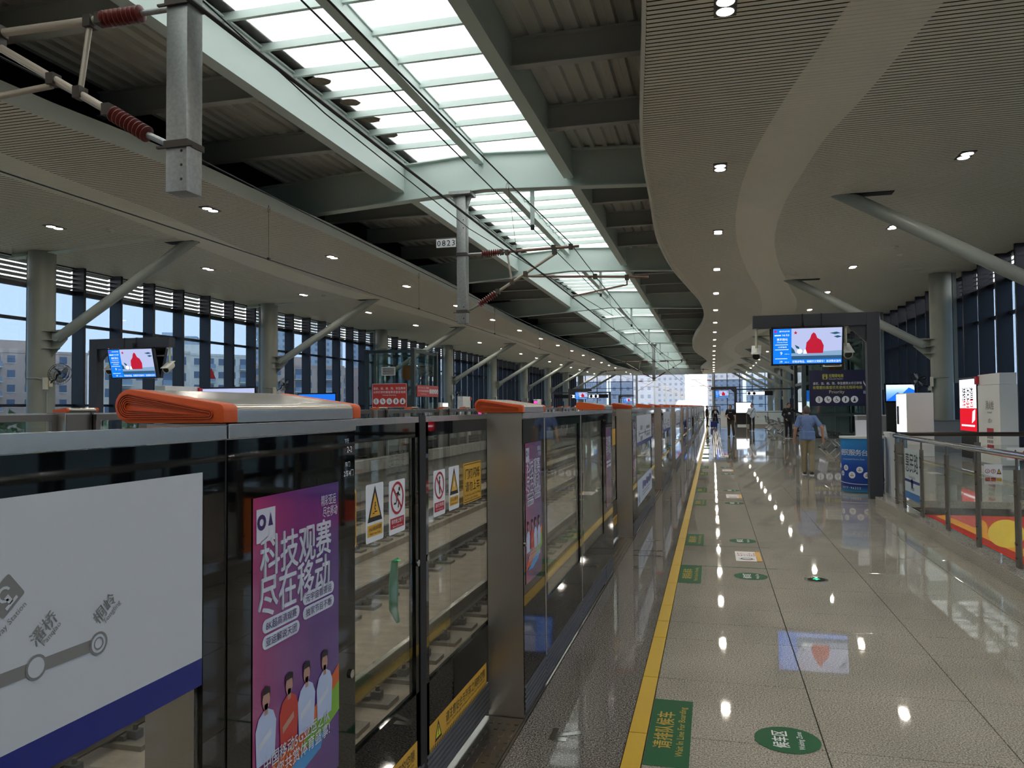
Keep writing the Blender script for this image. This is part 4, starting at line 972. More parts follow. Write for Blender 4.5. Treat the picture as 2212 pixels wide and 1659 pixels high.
# ------------------------------------------------------------------ display gantries with screens
def screen_print(parent, w, h):
    """picture on a passenger information screen; frame centre, facing out of it"""
    I = Matrix.Identity(4); x0, y0 = -w / 2, -h / 2; xs = x0 + w * .27
    P_ = lambda n, polys, m, k: flat(n, polys, I, m, parent, .003 + k * .0008)
    P_('info_column', [rect(x0, xs, y0, -y0)], 'screen_blue', 0)
    P_('film_sky', [rect(xs, -x0, y0 + h * .12, -y0)], 'screen_sky', 0)
    P_('film_table', [[(xs, y0 + h * .3), (-x0, y0 + h * .36), (-x0, y0 + h * .12), (xs, y0 + h * .12)]], 'screen_table', 1)
    P_('film_floor', [rect(xs, -x0, y0 + h * .12, y0 + h * .22)], 'screen_slate', 2)
    P_('ticker_band', [rect(xs, -x0, y0, y0 + h * .12)], 'screen_blue', 1)
    cx = .1 * w
    P_('red_mound', [[(cx - .13 * w, y0 + h * .29), (cx + .13 * w, y0 + h * .29), (cx + .14 * w, y0 + h * .5), (cx + .1 * w, y0 + h * .66), (cx + .045 * w, y0 + h * .72), (cx + .02 * w, y0 + h * .84), (cx - .01 * w, y0 + h * .88), (cx - .04 * w, y0 + h * .82), (cx - .06 * w, y0 + h * .7), (cx - .11 * w, y0 + h * .6)]], 'screen_red', 3)
    P_('film_leaf', [[(w * .32, h * .35), (w * .42, h * .38), (w * .48, h * .34), (w * .4, h * .31)], [(w * .38, h * .25), (w * .44, h * .28), (w * .5, h * .24), (w * .43, h * .21)], [(xs + .05 * w, h * .04), (xs + .11 * w, -h * .02), (xs + .12 * w, -h * .1), (xs + .07 * w, -h * .05)], [(xs, -h * .02), (xs + .04 * w, -h * .1), (xs + .06 * w, -h * .2), (xs, -h * .2)]], 'screen_leaf', 3)
    P_('film_bottle', [disc(xs + .12 * w, -h * .15, .04 * w, 14), [(xs + .17 * w, -h * .22), (xs + .23 * w, -h * .22), (xs + .21 * w, -h * .1), (xs + .19 * w, -h * .1)]], 'screen_white', 3)
    P_('station_emblem', [disc(x0 + .035 * w, -y0 - .07 * h, .022 * w, 14)], 'screen_pink', 3)
    P_('channel_star', [[(xs + .06 * w + .03 * w * (1 if k % 2 == 0 else .45) * math.sin(k * math.pi / 5), -y0 - .12 * h + .03 * w * (1 if k % 2 == 0 else .45) * math.cos(k * math.pi / 5)) for k in range(10)]], 'screen_red', 3)
    T = lambda x, y: Matrix.Translation((x, y, 0)); cm = x0 + w * .135
    for s, z, x, y, ww in (('16:53', .05, cm + .05 * w, -y0 - .18 * h, .1 * w), ('惠民路站', .05, cm, -y0 - .3 * h, .16 * w), ('Huimin Road', .03, cm, -y0 - .38 * h, .15 * w), ('三垟湿地', .03, cm, -y0 - .52 * h, .13 * w), ('9', .085, cm - .015 * w, y0 + .3 * h, None), ('分钟 min', .02, cm + .07 * w, y0 + .28 * h, .07 * w), ('19', .055, cm - .015 * w, y0 + .06 * h, None), ('分钟 min', .02, cm + .07 * w, y0 + .05 * h, .07 * w), ('温州轨道交通', .03, cm + .03 * w, -y0 - .07 * h, .15 * w), ('好随身物品，按顺序文明乘车！欢迎乘坐温州', .05, xs / 2 - x0 / 2, y0 + .06 * h, .7 * w)):
        txt(s, z * h / .66 * 1.0, T(x, y), 'screen_white', parent, width=ww, n=.0075)
    P_('small_print', [rect(x0 + .03 * w, xs - .05 * w, -y0 - .46 * h, -y0 - .445 * h), rect(x0 + .03 * w, xs - .04 * w, y0 + .4 * h, y0 + .415 * h), rect(x0 + .03 * w, xs - .06 * w, y0 + .14 * h, y0 + .155 * h), rect(x0 + .02 * w, cm - .02 * w, -y0 - .2 * h, -y0 - .17 * h)], 'screen_white', 3)
def tv(label, x, y, z, w=1.22, h=.70, facing=-1, detail=True):
    t = thing('display_screen', label, 'screen', (x, y, z), 0, 'passenger information screens')
    tilt = R(14)
    M = (MY(0, 0, 0) if facing < 0 else PY(0, 0, 0)) @ Matrix.Rotation(tilt, 4, 'X')
    b = MB(); b.box(-w / 2, w / 2, -h / 2, h / 2, -.09, 0); o = b.build('casing', 'bezel', t, bevel=.01); o.matrix_local = M
    b = MB(); b.box(-w / 2 + .03, w / 2 - .03, -h / 2 + .03, h / 2 - .03, 0, .002); s = b.build('screen', 'screen_sky' if detail else 'screen_blue', t); s.matrix_local = M
    if detail: 
        h2 = bpy.data.objects.new('picture', None); bpy.data.objects.remove(h2)
        screen_print(s, w - .06, h - .06)
    b = MB(); b.box(-.04, .04, -.03, .03, h * .45, h * .45 + .14); b.build('hanger', 'gantry', t)
    return t
def gantry(label, xp, xe, y, z0=3.07, z1=3.3, w=.215):
    """post at xp, beam reaching to xe"""
    s = 1 if xe > xp else -1
    t = thing('display_gantry', label, 'gantry', (xp, y, 0), 0, 'display gantries')
    MB().box(-w / 2, w / 2, -w / 2, w / 2, 0, z1).build('post', 'gantry', t, bevel=.006)
    a, c = sorted((s * w / 2, xe - xp)); MB().box(a, c, -w / 2, w / 2, z0, z1).build('beam', 'gantry', t, bevel=.006)
    b = MB(); b.prism([(s * w / 2, -.05, z0 - .3), (s * w / 2, -.05, z0), (s * (w / 2 + .3), -.05, z0)], (0, .1, 0)); b.build('brace', 'gantry', t)
    b = MB(); xm = (xe - xp) * .5
    for q in (-.16, .16): b.box(xm + q - .012, xm + q + .012, -w / 2 - .006, w / 2 + .006, z0 - .006, z1 + .006)
    b.build('clamp_strap', 'black_matte', t)
    return t
def cctv(label, x, y, zt, aim):
    t = thing('security_camera', label, 'camera', (x, y, zt), 0, 'security cameras')
    b = MB(); b.cyl((0, 0, -.36), (0, 0, 0), .024, 10); b.cyl((0, 0, -.02), (0, 0, 0), .05, 12); b.build('stem', 'cream_paint', t, smooth=40)
    d = Vector(aim).normalized(); c = Vector((0, 0, -.44))
    b = MB(); b.tube([c - d * .14, c - d * .1, c + d * .16], [.05, .075, .08], 14); b.build('body', 'cream_paint', t, smooth=40)
    b = MB(); b.tube([c + d * .155, c + d * .165], .065, 14); b.build('lens', 'bezel', t, smooth=40)
    b = MB(); b.bar(c - d * .1 + Vector((0, 0, .085)), c + d * .24 + Vector((0, 0, .075)), .17, .012); b.build('hood', 'white_paint', t)
for s, nm in ((1, 'near'), (-1, 'opposite')):
    X = (lambda x: x) if s > 0 else (lambda x: 2 * XC - x)
    gantry('dark grey display gantry on the %s platform closest to the viewer' % nm, X(2.77), X(.74), 14.93)
    tv('hanging information screen under the nearest gantry of the %s platform' % nm, X(1.66), 14.76, 2.72)
    tv('black casing of the screen facing away under the nearest gantry of the %s platform' % nm, X(1.66), 15.12, 2.72, facing=1, detail=False)
    cctv('pale security camera hanging from the beam tip over the %s platform' % nm, X(.80), 14.93, 3.07, (-.1 * s, -1, -.55)); cctv('pale security camera hanging beside the post of the %s gantry' % nm, X(2.33), 14.93, 3.07, (.15, -1, -.6))
    gantry('second dark display gantry further along the %s platform' % nm, X(2.0), X(-.1), 72, 3.1, 3.35)
    tv('hanging information screen under the second gantry of the %s platform' % nm, X(.84), 71.8, 2.7, 1.2, .7)
gantry('third display gantry at the far end of the opposite platform', -12.4, -10.4, 107, 3.0, 3.2); tv('small far screen near the end of the opposite platform', -11.2, 106.8, 2.5, 1.2, .7)
# ------------------------------------------------------------------ glass lifts with priority signs
def lift(label, x0, x1, y0, y1, h):
    t = thing('lift_shaft', label, 'lift', (x0, y0, 0)); w, d = x1 - x0, y1 - y0
    for x in (0, w):
        for y in (0, d): MB().box(x - .1, x + .1, y - .1, y + .1, 0, h).build('corner_post', mat('lift_frame', '3c474a', .4, .4), t)
    for z in (.12, 1.15, 2.75, h - .12):
        b = MB(); b.box(.1, w - .1, -.06, .06, z - .07, z + .07); b.box(.1, w - .1, d - .06, d + .06, z - .07, z + .07); b.box(-.06, .06, .1, d - .1, z - .07, z + .07); b.box(w - .06, w + .06, .1, d - .1, z - .07, z + .07); b.build('ring_beam', 'lift_frame', t)
    for za, zb in ((.19, 1.08), (1.22, 2.68), (2.82, h - .19)):
        for i in range(2):
            a, c = .1 + (w - .2) * i / 2 + .01, .1 + (w - .2) * (i + 1) / 2 - .01
            MB().box(a, c, -.012, .012, za, zb).build('pane', 'lift_glass', t); MB().box(a, c, d - .012, d + .012, za, zb).build('pane', 'lift_glass', t)
            a, c = .1 + (d - .2) * i / 2 + .01, .1 + (d - .2) * (i + 1) / 2 - .01
            MB().box(-.012, .012, a, c, za, zb).build('pane', 'lift_glass', t); MB().box(w - .012, w + .012, a, c, za, zb).build('pane', 'lift_glass', t)
    MB().box(-.1, w + .1, -.1, d + .1, h, h + .06).build('top', 'clear_glass', t)
    b = MB(); b.box(.3, .42, .3, .42, 0, h); b.box(w - .42, w - .3, d - .42, d - .3, 0, h); b.box(w * .45, w * .6, d - .4, d - .25, 0, h - .3); b.build('guide_rail', 'grey_paint', t)
    b = MB(); b.box(.5, w - .5, .6, d - .5, 0.05, .2); b.box(.5, w - .5, d * .5, d * .5 + .06, .2, 2.4); b.build('lift_car', 'grey_paint', t)
    b = MB(); b.cyl((w * .62, d * .5, h - 1.2), (w * .62, d * .5 + .3, h - 1.2), .42, 24); b.build('sheave', mat('sheave', '9a5a20', .5), t, smooth=40)
    b = MB(); b.box(w * .32, w * .62, -.03, -.013, h - 1.42, h - .95); b.build('vent_frame', 'white_paint', t)
    b = MB(); 
    for i in range(6): b.box(w * .345, w * .595, -.034, -.03, h - 1.37 + .062 * i, h - 1.335 + .062 * i)
    b.build('vent_slats', 'black_matte', t)
lift('glass lift shaft on the near platform behind the dark blue priority sign', 4.5, 7.4, 41.75, 45.5, 5.0)
lift('glass lift shaft on the opposite platform with red signs', -18.2, -15.5, 38.9, 42.4, 4.85)
def priority(label, M, w, h, base, red):
    t = thing('priority_sign', label, 'sign', tuple(M.translation)); M2 = M.copy(); M2.translation = (0, 0, 0)
    b = MB(); b.add([(x, y, z) for z in (-.03, 0) for x, y in rrect(-w / 2, w / 2, -h / 2, h / 2, .03)], [tuple(range(19, -1, -1)), tuple(range(20, 40))] + [(i, (i + 1) % 20, 20 + (i + 1) % 20, 20 + i) for i in range(20)])
    bo = b.build('board', base, t); bo.matrix_local = M2
    T = lambda x, y: Matrix.Translation((x, y, 0)); I = Matrix.Identity(4); yt = mat('print_lemon', 'c8c24a', .4)
    if red == 'wide':
        txt('请老、弱、病、残、孕及携带', h * .2, T(-w * .22, h * .28), 'print_white', bo, width=w * .5, n=.002); txt('大件行李的乘客乘坐垂直电梯', h * .2, T(-w * .22, 0), 'print_white', bo, width=w * .5, n=.002); txt('Priority Boarding', h * .12, T(-w * .22, -h * .28), 'print_white', bo, width=w * .25, n=.002)
        xs = [w * .1 + w * .087 * i for i in range(5)]; yi, r = -.02 * h, w * .042
    elif red:
        txt('请老、弱、病、残、孕及携带', h * .12, T(0, h * .29), 'print_white', bo, width=w * .92, n=.002); txt('大件行李的乘客乘坐垂直电梯', h * .12, T(0, h * .14), 'print_white', bo, width=w * .92, n=.002); txt('Priority Boarding', h * .08, T(0, h * .01), 'print_white', bo, width=w * .38, n=.002)
        xs = [w * (-.38 + .19 * i) for i in range(5)]; yi, r = -.24 * h, w * .082
        flat('white_border', stroke(rrect(-w / 2 + .02, w / 2 - .02, -h / 2 + .02, h / 2 - .02, .03) + [rrect(-w / 2 + .02, w / 2 - .02, -h / 2 + .02, h / 2 - .02, .03)[0]], .02), I, 'print_white', bo, .001)
    else:
        flat('lift_icon', stroke(rrect(-w * .26, -w * .175, h * .25, h * .385, .02) + [rrect(-w * .26, -w * .175, h * .25, h * .385, .02)[0]], .02) + [rect(-w * .25, -w * .235, h * .265, h * .37), rect(-w * .2, -w * .185, h * .265, h * .37)] + [disc(-w * .2175, h * .34, .03, 10)], I, yt, bo, .002)
        txt('无障碍电梯', h * .11, T(-w * .02, h * .34), yt, bo, width=w * .26, n=.002); txt('Accessible Elevator', h * .04, T(-w * .02, h * .255), 'print_white', bo, width=w * .26, n=.002, bold=0)
        txt('请老、弱、病、残、孕及携带大件行李等', h * .085, T(0, h * .13), 'print_white', bo, width=w * .87, n=.002); txt('有需要的乘客优先使用无障碍电梯', h * .1, T(0, h * .015), yt, bo, width=w * .88, n=.002); txt('Priority', h * .125, T(-w * .01, -h * .12), mat('print_cream', 'c9c3a0', .4), bo, width=w * .27, n=.002)
        xs = [w * (-.33 + .157 * i) for i in range(5)]; yi, r = -.32 * h, w * .066
        flat('exit_mark', [[(w * .46, h * .2), (w * .5, h * .07), (w * .5, h * .03), (w * .46, h * .13)]], I, 'print_white', bo, .002); txt('出', h * .1, T(w * .485, -h * .12), 'print_white', bo, n=.002)
    flat('white_disc', [disc(x, yi, r, 24) for x in xs], I, 'print_white', bo, .002)
    for x, k in zip(xs, ('elder', 'seat', 'wheel', 'mother', 'child')): flat('pictogram', xf(ICON[k], x, yi, r * 1.45), I, 'print_black', bo, .003)
priority('dark blue priority lift sign with five white pictogram discs', MY(6.06, 41.6, 2.5), 2.62, 1.8, 'print_navy', False)
priority('red priority boarding sign on the front of the opposite lift', MY(-16.85, 38.8, 2.35), 2.02, 1.3, 'sign_red', True)
priority('long red priority boarding sign on the side of the opposite lift', PX(-15.34, 40.7, 2.6), 3.3, .62, 'sign_red', 'wide')
# hanging direction signs and far light boxes
def hanging_sign(label, x0, x1, y, z0, z1, lit):
    t = thing('hanging_sign', label, 'sign', (x0, y, z0)); w, h = x1 - x0, z1 - z0
    MB().box(0, w, -.08, .08, 0, h).build('case', 'bezel', t)
    MB().box(w * lit[0], w * lit[1], -.084, -.08, h * .12, h * .88).build('lit_face', 'lit_white', t)
    for x in (.2, w - .2): MB().box(x - .02, x + .02, -.02, .02, h, h + .11).build('hanger', 'gantry', t)
    flat('pictogram', [disc(w * lit[0] + .2 + .45 * i, h / 2, .14, 14) for i in range(2)], MY(0, -.085, 0), 'bezel', t, .001)
def sign_rail(label, x0, x1, y, z):
    t = thing('sign_rail', label, 'rail', (x0, y, 0)); w = x1 - x0
    MB().box(0, w, -.06, .06, z, z + .12).build('beam', 'gantry', t)
    for x in (.06, w - .06): MB().box(x - .06, x + .06, -.06, .06, 0, z).build('post', 'gantry', t)
sign_rail('dark horizontal sign rail far along the near platform', 2.1, 7.3, 75, 3.1); hanging_sign('far hanging direction sign with a lit half over the near platform', 3.1, 5.4, 75, 2.58, 2.98, (.0, .68))
sign_rail('dark horizontal sign rail far along the opposite platform', -15.3, -9.5, 75, 2.98); hanging_sign('far hanging direction sign lit at its outer end over the opposite platform', -15.0, -12.6, 75, 2.5, 2.86, (.6, 1)); hanging_sign('far hanging direction sign lit at its inner end over the opposite platform', -11.6, -9.75, 75, 2.5, 2.86, (0, .5))
def lightbox(label, M, w, h, mats, foot=None, print_=None):
    """lit advertising panel; mats: list of (material, y0, y1) bands in 0..1"""
    t = thing('advert_lightbox', label, 'light box', tuple(M.translation)); M2 = M.copy(); M2.translation = (0, 0, 0)
    b = MB(); b.box(-w / 2 - .06, w / 2 + .06, -h / 2 - .06, h / 2 + .06, -.12, 0); c = b.build('casing', 'bezel', t); c.matrix_local = M2
    for m, a, e in mats:
        b = MB(); b.box(-w / 2, w / 2, -h / 2 + h * a, -h / 2 + h * e, 0, .004); o = b.build('lit_panel', m, t); o.matrix_local = M2
    if foot:
        b = MB(); b.box(-w / 2, w / 2, -h / 2 - foot, -h / 2 - .06, -.1, -.02); o = b.build('plinth', 'black_matte', t); o.matrix_local = M2
    if print_: print_(t, M2)
    return t
lightbox('bright white advertising light box at the far stairs of the near platform', MY(2.45, 66, 1.48), 1.16, .82, [('lit_white', 0, 1)], .95)
lightbox('white advertising light box at the far end of the opposite platform', MY(-13.6, 84, 1.3), 2.0, .9, [('lit_white', 0, 1)], .8)
def redprint(t, M2):
    txt('猪油渣', .42, M2 @ Matrix.Translation((0, .33, .005)), 'lit_black', t, width=1.0); txt('选金恩', .42, M2 @ Matrix.Translation((0, -.02, .005)), 'lit_red', t, width=1.0)
    flat('advert_flag', [[(.35, -.52), (.62, -.42), (.66, -.12), (.42, -.18)]], M2, 'lit_white', t, .006); flat('advert_line', [rect(-.6, .6, -.62, -.57)], M2, 'lit_white', t, .006)
lightbox('red and white advertising light box beside the white hydrant cabinet', MX(7.22, 25.25, 1.62), 1.5, 1.5, [('lit_white', .44, 1), ('lit_red', 0, .44)], .8, redprint)
gradient('mountain_print', [(0, '3a72c8'), (.5, '7fb0ea'), (1, 'dfeaff')], 1, -.3, .3, .3, .5)
lightbox('lit advertising panel with a blue mountain picture behind the vending machine', MY(7.0, 32.6, 2.1), 1.0, .62, [('mountain_print', 0, 1)], 1.7, lambda t, M2: flat('mountain_ridge', [[(-.5, -.31), (-.1, .02), (.05, -.05), (.3, .2), (.5, .1), (.5, -.31)]], M2, 'lit_blue', t, .006))
lightbox('lit screen with blue and violet stripes on the opposite platform', MY(-16.6, 24, 1.85), 2.2, 1.1, [('lit_white', .0, .45), ('lit_blue', .45, .8), ('screen_sky', .8, 1)], 1.3)
lightbox('lit blue and white screen by the second opposite column', MY(-18.0, 33, 1.75), 1.9, 1.2, [('lit_white', 0, .4), ('lit_blue', .4, 1)], 1.1)
lightbox('pink lit advertising panel far on the opposite platform', PX(-16.6, 55, 1.6), 1.4, 1.1, [('lit_magenta', 0, 1)], 1)
lightbox('second pink lit panel beyond the orange caps on the opposite platform', PX(-16.3, 72, 1.6), 1.4, 1.3, [('lit_magenta', 0, 1)], 1)
lightbox('lit blue map panel behind the lift on the near platform', MY(6.9, 56, 1.9), 1.4, 1.5, [('lit_blue', .5, 1), ('lit_white', 0, .5)], 1.1)
# ------------------------------------------------------------------ hydrant cabinets, vending machine, steel counter
def hydrant(label, x, y0, y1, s, zh=True):
    """front faces s*x"""
    t = thing('hydrant_cabinet', label, 'cabinet', (x, y0, 0), 0, 'white hydrant cabinets'); L = y1 - y0; a, c = sorted((0, -s * .42))
    MB().box(a, c, 0, L, .05, 2.16).build('body', 'white_paint', t, bevel=.008); MB().box(a + .01, c - .01, .01, L - .01, 2.165, 2.46).build('top_box', 'white_paint', t, bevel=.008); MB().box(a + .02, c - .02, .02, L - .02, 0, .05).build('plinth', 'grey_paint', t)
    M = (MX if s < 0 else PX)(0, L / 2, 0)
    txt('消火栓', .26, M @ Matrix.Translation((.1, 1.62, 0)), mat('hyd_text', '6f6a62', .5), t, width=.62, n=.004); txt('FIRE HYDRANT', .07, M @ Matrix.Translation((.1, 1.42, 0)), 'hyd_text', t, width=.36, n=.004); txt('火警119', .14, M @ Matrix.Translation((.1, 1.2, 0)), 'hyd_text', t, width=.32, n=.004)
    flat('red_label', [rect(-.16, .36, .86, 1.0), rect(-.16, .36, .42, .56)], M, 'print_red', t, .003); flat('black_print', [rect(-.14 + .12 * i, -.06 + .12 * i, .72 - .12 * j, .8 - .12 * j) for i in range(4) for j in range(2)], M, 'hyd_text', t, .003)
    MB().box(min(s * .0, s * .06), max(s * .0, s * .06), L - .12, L + .06, 2.2, 2.42).build('alarm_bell', 'print_red', t)
hydrant('white hydrant cabinet with red labels beside the red advert', 7.2, 22.6, 24.3, -1)
hydrant('white hydrant cabinet on the opposite platform behind the near orange cap', -17.4, 21.8, 23.6, 1); hydrant('white hydrant cabinet far along the opposite platform', -17.0, 52, 53.8, 1); hydrant('white hydrant cabinet farthest along the opposite platform', -17.0, 76, 77.8, 1)
hydrant('white hydrant cabinet far along the near platform', 6.6, 60, 61.7, -1)
t = thing('vending_machine', 'grey vending machine with a bright white display front', 'vending machine', (5.95, 27, 0))
MB().box(.02, .8, 0, 1.35, 0, 2.02).build('body', 'white_paint', t, bevel=.015); MB().box(0, .02, .03, 1.32, .75, 1.98).build('display_front', 'lit_white', t); MB().box(0, .02, .03, 1.32, .05, .74).build('lower_front', mat('teal_paint', '3a6f86', .4), t)
MB().box(-.004, 0, .95, 1.25, 1.0, 1.6).build('keypad', 'bezel', t); MB().box(-.01, 0, .3, .9, .3, .5).build('delivery_flap', 'bezel', t)
t = thing('vending_machine', 'pale vending machine on the opposite platform beyond the lift', 'vending machine', (-16.7, 46.5, 0)); MB().box(-.8, -.02, 0, 1.5, 0, 2.0).build('body', 'white_paint', t, bevel=.015); MB().box(-.02, 0, .5, 1.47, .7, 1.95).build('display_front', 'lit_white', t)
t = thing('steel_counter', 'low stainless steel counter boxed around the near column', 'counter', (6.6, 29.4, 0))
MB().box(0, 1.9, 0, 1.9, 0, 1.06).build('body', 'steel_v', t); MB().box(-.03, 1.92, -.03, 1.92, 1.06, 1.1).build('top', 'steel_x', t); MB().box(.25, .3, -.004, 0, .7, .78).build('lock', 'black_matte', t); MB().box(.34, .345, -.003, 0, 0, 1.06).build('panel_joint', 'black_matte', t)
t = thing('grey_cabinet', 'plain grey cabinet with a white top against the near window wall', 'cabinet', (5.6, 33.5, 0)); MB().box(0, 1.2, 0, .6, 0, 1.2).build('body', 'grey_paint', t); MB().box(-.02, 1.22, -.02, .62, 1.2, 1.24).build('top', 'white_paint', t)
t = thing('call_box', 'small red emergency box at the edge of the blue priority sign', 'box', (7.5, 41.55, 1.35)); MB().box(-.1, .1, 0, .15, 0, .75).build('body', 'print_red', t); MB().box(-.06, .06, -.004, 0, .45, .68).build('label_plate', 'print_white', t); flat('arrow', [tri(0, .25, .3, .08)], MY(0, -.001, 0), 'print_white', t)
# wall fans on the columns
def fan(label, x, y, z, s):
    t = thing('wall_fan', label, 'fan', (x, y, z), 0, 'black wall fans')
    b = MB(); b.box(-.06, .04, -.06, .06, -.36, -.2); b.build('mount', 'cream_paint', t)
    b = MB(); b.tube([(0, 0, -.28), (s * .1, -.02, -.2), (s * .25, -.05, -.16), (s * .3, -.05, -.02)], .022, 8); b.build('arm', 'bezel', t, smooth=50)
    ax = Vector((s * .75, -.25, -.3)).normalized(); c = Vector((s * .3, -.05, .05)); u = ax.orthogonal().normalized(); v = ax.cross(u)
    b = MB(); b.tube([c - ax * .16, c - ax * .1, c + ax * .1], [.06, .085, .07], 12); b.build('motor', 'bezel', t, smooth=50)
    b = MB()
    for r, o in ((.3, .1), (.31, .2), (.2, .24), (.1, .25), (.22, .08)): b.tube([c + ax * o + (u * math.cos(q) + v * math.sin(q)) * r for q in [2 * math.pi * k / 24 for k in range(25)]], .006, 5)
    for k in range(24):
        q = 2 * math.pi * k / 24; d = u * math.cos(q) + v * math.sin(q); b.tube([c + ax * .25 + d * .05, c + ax * .24 + d * .2, c + ax * .2 + d * .31, c + ax * .1 + d * .3, c + ax * .07 + d * .1], .0035, 4)
    b.build('cage', mat('cage', '1a1a1c', .3, .6), t)
    b = MB()
    for k in range(3):
        q = 2 * math.pi * k / 3; d = u * math.cos(q) + v * math.sin(q); e = -u * math.sin(q) + v * math.cos(q)
        b.add([c + ax * .13 + d * .03, c + ax * .13 + d * .1 - e * .06, c + ax * .12 + d * .26 - e * .08, c + ax * .16 + d * .27 + e * .09, c + ax * .16 + d * .1 + e * .05], [(0, 1, 2, 3, 4)])
    b.build('blades', mat('fan_blade', '8f999c', .3), t)
for k, nm in ((0, 'first'), (1, 'second'), (3, 'fourth')): fan('black wall fan on the %s column of the opposite platform' % nm, 2 * XC - 7.9 + .42, BAY0 + BAY * k - .1, 2.72, 1)
fan('dark wall fan on the near platform column by the steel counter', 7.9 - .42, BAY0 + BAY - .1, 2.5, -1); fan('wall fan on a far column of the near platform', 7.9 - .42, BAY0 + 4 * BAY - .1, 2.5, -1)
# red triangles on the glass
for i, (x, y, z, M) in enumerate(((XL + .02, 28.1, 2.95, PX), (XL + .02, 42.15, 2.82, PX), (XR - .02, 25.4, 3.0, MX))):
    o = flat('glass_sticker', [[(-.3, 0), (.3, 0), (0, .46)]], M(x, y, z), 'print_red', None); tag(o, ('red triangle sticker on the opposite window near the first screen', 'red triangle sticker on the opposite window left of the lift', 'red triangle sticker on the near window above the hydrant cabinet')[i], 'sticker', 'red window triangles')
# ------------------------------------------------------------------ stair railing
def railing():
    t = thing('stair_railing', 'stainless railing with glass panels along the stairwell beside the walkway', 'railing', (2.74, 0, 0))
    ps = [13.12, 12.62, 11.62, 10.45, 9.32, 8.2, 7.05, 5.9, 4.7]
    pm = MB(); pm.box(-.015, .015, -.045, .045, .13, 1.04)
    for z in (.22, .35, .8, .93): pm.cyl((-.03, 0, z), (-.012, 0, z), .014, 8)
    for z in (.35, .8): pm.cyl((0, .02, z), (0, .075, z), .012, 8)
    pm.cyl((0, 0, 1.03), (0, 0, 1.15), .014, 8); me = pm.mesh('post', 'post_steel')
    for y in ps: link('post', me, t, (0, y, 0))
    b = MB(); b.tube([(0, 4, 1.18), (0, 13.1, 1.17), (.04, 13.4, 1.165), (.12, 13.55, 1.16)], .034, 14); b.build('handrail', 'steel_shiny', t, smooth=60)
    for a, c in zip(ps, ps[1:]): MB().box(-.006, .006, c + .07, a - .07, .2, .92).build('glass_pane', 'clear_glass', t)
    MB().box(.02, .04, YB, 14, .0, .16).build('base_glass', 'clear_glass', t)
    t2 = thing('stair_railing', 'stainless railing with glass across the far end of the stairwell', 'railing', (2.86, 13.95, 0))
    b = MB(); b.tube([(0, -.35, 1.165), (.1, -.05, 1.17), (.3, 0, 1.17), (4.8, 0, 1.17)], .034, 12); b.build('handrail', mat('rail_dark', '4d4741', .3, 1), t2, smooth=60)
    pm = MB(); pm.box(-.045, .045, -.015, .015, .1, 1.04); pm.cyl((0, 0, 1.03), (0, 0, 1.15), .014, 8); me = pm.mesh('post', 'post_steel')
    xs = [.12, 1.25, 2.35, 3.45, 4.6]
    for x in xs: link('post', me, t2, (x, 0, 0))
    for a, c in zip(xs, xs[1:]): MB().box(a + .07, c - .07, -.006, .006, .18, 1.0).build('glass_pane', 'clear_glass', t2)
    sg = thing('safety_notice', 'small white notice with three safety pictograms on the end railing glass', 'sign', (4.32, 13.93, .53)); MB().box(-.13, .13, 0, .006, -.16, .16).build('plate', 'print_white', sg)
    for i, x in enumerate((-.082, 0, .082)):
        if i < 2: flat('prohibition_ring', ring(x, .05, .026, .034, 18), MY(0, 0, 0), 'print_red', sg, .002); flat('pictogram', xf(ICON['stand' if i else 'fall'], x, .05, .05), MY(0, 0, 0), 'print_black', sg, .002)
        else: flat('warning_triangle', [tri(x, .05, .09, .07)], MY(0, 0, 0), 'print_black', sg, .002); flat('triangle_field', [tri(x, .047, .055, .045)], MY(0, 0, 0), 'print_yellow', sg, .003)
        flat('caption_band', [rect(x - .035, x + .035, -.11, -.05)], MY(0, 0, 0), 'print_red' if i < 2 else 'print_yellow', sg, .002)
    sg = thing('safety_notice', 'white safety notice with a yellow warning triangle at the picture edge', 'sign', (4.78, 13.93, .86)); MB().box(-.26, .26, 0, .006, -.1, .1).build('plate', 'print_white', sg)
    flat('warning_triangle', [tri(-.14, .01, .12, .13)], MY(0, 0, 0), 'print_black', sg, .002); flat('triangle_field', [tri(-.14, .006, .08, .085)], MY(0, 0, 0), 'print_yellow', sg, .003); flat('prohibition_ring', ring(.02, .01, .045, .058, 18), MY(0, 0, 0), 'print_red', sg, .002)
    # station name sheet on the first pane
    s = flat('name_sheet', [rect(-.42, .42, -.36, .36)], MX(2.73, 12.12, .66), mat('sheet_pale', 'b9c9cc', .4), None); tag(s, 'pale station name sheet on the first railing pane', 'sign')
    txt('惠民路', .3, Matrix.Translation((0, .16, 0)), 'print_black', s, width=.72, n=.001); txt('Huimin Road', .07, Matrix.Translation((0, -.04, 0)), 'print_grey', s, n=.001)
    flat('blue_line', [rect(-.42, .42, -.12, -.08), disc(0, -.13, .07, 16)], Matrix.Identity(4), 'print_blue', s, .001); flat('blue_foot', [rect(-.42, .42, -.36, -.26)], Matrix.Identity(4), mat('print_sky', '2f6fb0', .4), s, .001)
    txt('三垟湿地', .06, Matrix.Translation((0, -.2, 0)), 'print_black', s, n=.001)
railing()
gradient('red_glow_print', [(0, 'c82018'), (.5, 'd83a20'), (1, 'e8721c')], 0, -2, 2, .4, .12)  # print given a faint glow of its own, no lamp behind it
ps = flat('stairwell_poster', [rect(-2.2, 2.0, -1.3, .0)], MY(5.2, 13.83, -.12), 'red_glow_print', None); tag(ps, 'faintly self-glowing red and orange advertising poster on the stairwell wall below the railing', 'poster')
mat('amber_glow_print', 'f0a020', .5, emit=.15); mat('lemon_glow_print', 'ecc83c', .5, emit=.15)  # amber and lemon print glow faintly as well
